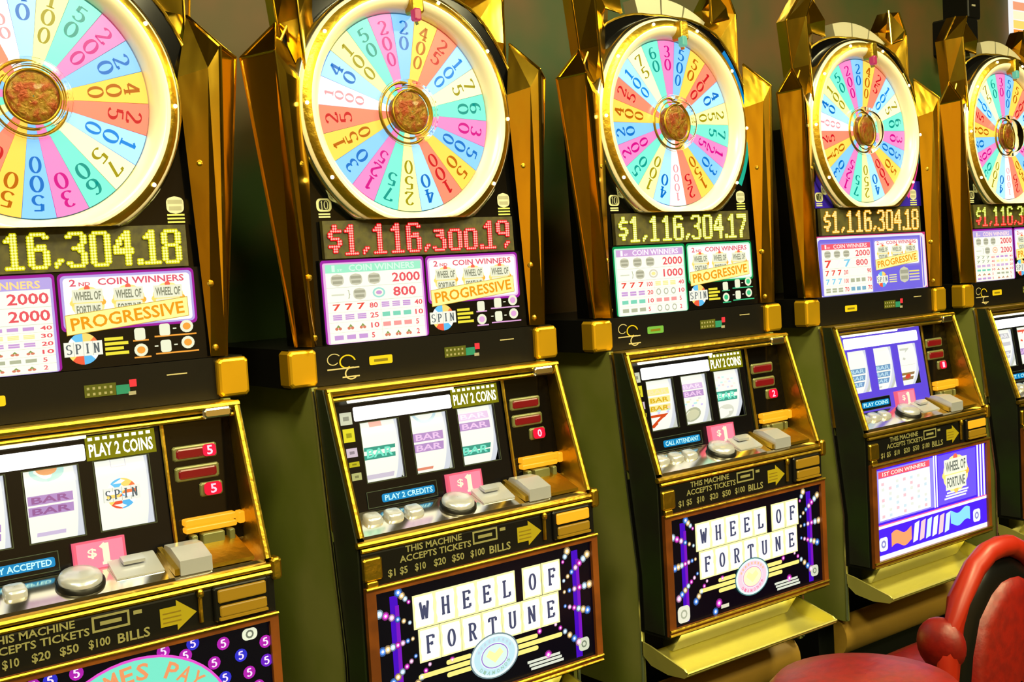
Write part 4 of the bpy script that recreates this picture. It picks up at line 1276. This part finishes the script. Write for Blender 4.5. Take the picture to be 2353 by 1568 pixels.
    part('hub_ring', hb, 'hubring', lambda mb: (setattr(mb, 'sm', True), mb.lathe_y([(.058, -.004), (.061, -.008), (.064, -.004)], WCX, WCZ, 48).lathe_y([(.040, -.020), (.0425, -.0235), (.045, -.020)], WCX, WCZ, 48).lathe_y([(.050, -.012), (.0515, -.014), (.053, -.012)], WCX, WCZ, 48))[1], GOLD_S, tilt=True)
    part('medallion', hb, 'medal', lambda mb: (setattr(mb, 'sm', True), mb.lathe_y([(.042, -.002), (.042, -.016), (.036, -.021), (.026, -.020), (.001, -.024)], WCX, WCZ, 32))[1], MEDAL, tilt=True)
    # jackpot sign
    js = part('jackpot_sign', root, 'jsign', lambda mb: mb.box(-.212, .219, -.004, .006, 1.5015, 1.5705), LEDBG, tilt=True)
    keys = []
    led = cfg['led']
    for i, ch in enumerate(led):
        key = ch
        if cfg.get('broken') and i in (7, 8, 9):
            key = ch + 'x'
        elif ch == '9' and not cfg.get('broken'):
            key = '8'
        kk = 'led%d_%s' % (m, key)
        part('digit', js, kk, lambda mb: led_char(key, cfg['dot'], cfg['halo'], cfg.get('dot2'), cfg.get('halo2')), MATS['led_dots'], loc=(-.201 + LEDX[i] * .412, -.0045 + TILT * .165, 1.5095))
    # payout glass
    def pay(_):
        p = Print((0, .001, 0))
        if m == 3:
            p.plate(-.235, 1.3455, .242, 1.4995, .004, (106, 96, 216))
            p.frame(-.236, 1.346, .243, 1.4995, .006, (206, 60, 120), .5)
            p.rrect(-.232, 1.346, .238, 1.497, .012, (222, 222, 236), .8); p.rrect(-.225, 1.3465, .228, 1.491, .010, (112, 100, 222), 1.2)
            paytable(p, -.222, 1.347, -.002, 1.487, cfg, 1.6)
            progressive(p, .002, 1.408, .215, 1.489, cfg, 1.6)
            spinlogo(p, .035, 1.378, .050, 2)
            for i in range(4): p.rect(.066, 1.368 + i * .006, .100, 1.371 + i * .006, (226, 222, 160), 2)
            greylogo(p, .135, 1.386, .042, .038, 2)
            for i in range(4): p.rect(.158, 1.368 + i * .008, .205, 1.372 + i * .008, (206, 200, 190) if i < 2 else (220, 214, 120), 2)
            for x in (.218, .228, .236): p.rect(x, 1.347, x + .004, 1.492, (226, 214, 226), 2)
        else:
            p.plate(-.222, 1.3455, .240, 1.4995, .004, (8, 8, 6))
            paytable(p, -.221, 1.346, .001, 1.499, cfg, 1)
            progressive(p, .005, 1.406, .228, 1.4985, cfg, 1)
            icons(p, .004, 1.348, cfg, 1)
        return p
    part('payout_glass', root, K('pay'), pay, MATS['backlit_print'], tilt=True)
    # gold wings
    for s in (-1, 1):
        w = part('wing', root, 'wing%d' % s, lambda mb: shard_low(mb, s), GOLD, tilt=True)
        for q, (x, y, z) in enumerate(((.250, -.014, 1.672), (.251, -.012, 1.470), (.2505, -.012, 1.362))):
            part('screw', w, 'screw%d_%d' % (s, q), lambda mb: mb.ball((s * x, y, z), .006, .005, .006, 8, 5), GOLD_S, tilt=True)
        part('wing_spire', root, 'spire%d' % s, lambda mb: shard_up(mb, s), GOLD, tilt=True)
        part('wing_tip', root, 'wtip%d' % s, lambda mb: shard_top(mb, s), GOLD, tilt=True)
    for a0, a1 in ((-14, 2), (3, 17), (18, 32)):
        def crown(mb):
            pts = [(WCX + .244 * math.sin(math.radians(a)), WCZ + .244 * math.cos(math.radians(a))) for a in range(a0, a1 + 1, 2)]
            pts += [(WCX + .288 * math.sin(math.radians(a)), WCZ + .288 * math.cos(math.radians(a))) for a in range(a1, a0 - 1, -2)]
            mb.prism_y(pts, .02, .06)
        part('crown_arc', root, 'crown%d' % a0, crown, GREYP, tilt=True)
    return root


for m in range(5):
    build_machine(m)


# ------------------------------------------------------------------ chairs and background
REDV = mat('red_vinyl', (120, 7, 1), 0.42, bump=0.12, bscale=50, mottle=(104, 5, 3))
REDP = mat('red_piping', (150, 26, 5), 0.4)
POLE = mat('black_steel', (20, 20, 20), 0.3, 0.6)


def pedestal(t, h):
    part('pedestal', t, 'ped%.2f' % h, lambda mb: mb.lathe_z([(.001, 0), (.20, 0), (.205, .012), (.17, .026), (.05, .04), (.038, .07), (.038, h), (.001, h)], 0, 0, 32), POLE)


st = thing('stool', (1.19, -.60, 0), 'round red vinyl stool with a domed padded seat', 'stool')
pedestal(st, .60)
def stool_seat(mb):
    mb.sm = True
    mb.lathe_z([(.001, .595), (.15, .595), (.172, .61), (.18, .64), (.176, .665), (.16, .682), (.10, .694), (.001, .698)], 0, 0, 40)
part('seat', st, 'stoolseat', stool_seat, REDV)
part('piping', st, 'stoolpipe', lambda mb: mb.tube([(.178 * math.cos(i * math.pi / 20), .178 * math.sin(i * math.pi / 20), .655) for i in range(40)], .005, 6, True), REDP)

ch = thing('casino_chair', (1.80, -.36, 0), 'red upholstered chair with a rounded back and black inner channel', 'chair')
pedestal(ch, .44)
def chair_seat(mb):
    mb.sm = True
    rows = []
    for s, z in ((.02, .44), (.9, .44), (1.0, .46), (1.0, .49), (.92, .515), (.6, .53), (.02, .535)):
        row = []
        for i in range(28):
            t = 2 * math.pi * i / 28
            c, q = math.cos(t), math.sin(t)
            k = (abs(c) ** 4 + abs(q) ** 4) ** (-.25)
            row.append((.215 * s * c * k, -.01 + .125 * s * q * k, z))
        rows.append(row)
    mb.grid(rows, True)
part('seat', ch, 'chairseat', chair_seat, REDV)
BACK = [(-.205, .44), (-.215, .52), (-.195, .62), (-.158, .713), (-.094, .770), (-.045, .793), (0, .797)]
BACK = BACK + [(-x, z) for x, z in BACK[-2::-1]]
def pad(mb, s, y0, y1, cx=0.0, cz=.50):
    mb.sm = True
    rows = []
    for k, y in ((.02, y0), (s * .86, y0), (s * .96, y0 + .012), (s, (y0 + y1) / 2), (s * .95, y1 - .01), (.02, y1)):
        rows.append([(cx + x * k, y - .03 * (z - .6) * 0, cz + (z - cz) * k) for x, z in BACK])
    mb.grid(rows, True)
part('back_shell', ch, 'bshell', lambda mb: pad(mb, .93, -.165, -.12), POLE)
part('back_cushion', ch, 'bcush', lambda mb: pad(mb, .80, -.185, -.09, .01), REDV)
part('back_rim', ch, 'brim', lambda mb: (setattr(mb, 'sm', True), mb.tube([(x, -.145, z) for x, z in BACK], .024, 10))[1], REDP)
for s in (-1, 1):
    part('armrest', ch, 'arm%d' % s, lambda mb: (setattr(mb, 'sm', True), mb.ball((s * .190, -.122, .622), .036, .055, .058, 20, 12))[1], REDV)
    part('arm_post', ch, 'armpost%d' % s, lambda mb: mb.tube([(s * .205, -.06, .47), (s * .192, -.10, .58)], .012, 8), POLE)

spk = thing('loudspeaker', (3.12, .37, 2.095), 'black wall loudspeaker with a smaller box on top', 'loudspeaker')
part('cabinet', spk, 'spkcab', lambda mb: mb.box(-.055, .06, -.05, .05, 0, .12, .006), BLACK)
part('top_box', spk, 'spktop', lambda mb: mb.box(.01, .085, -.045, .05, .12, .21, .004), BLACK)
part('status_lamp', spk, 'spklamp', lambda mb: mb.box(.03, .05, -.047, -.044, .16, .166), GREYP)
sg = thing('rainbow_sign', (3.645, .40, 2.06), 'upright sign in rainbow stripes hung on the green wall', 'sign')
def stripes(_):
    p = Print((0, 0, 0))
    p.plate(-.1, 0, .1, .30, .018, (240, 240, 240))
    for i, c in enumerate([(80, 190, 190), (60, 130, 230), (250, 250, 240), (230, 80, 60), (250, 150, 60), (250, 214, 110), (250, 240, 200), (240, 160, 120), (250, 240, 240)]):
        p.rect(-.1, i / 30., .1, (i + 1) / 30. - .004, c, 1)
    return p
part('sign_face', sg, 'rainbow', stripes, MATS['backlit_print'])
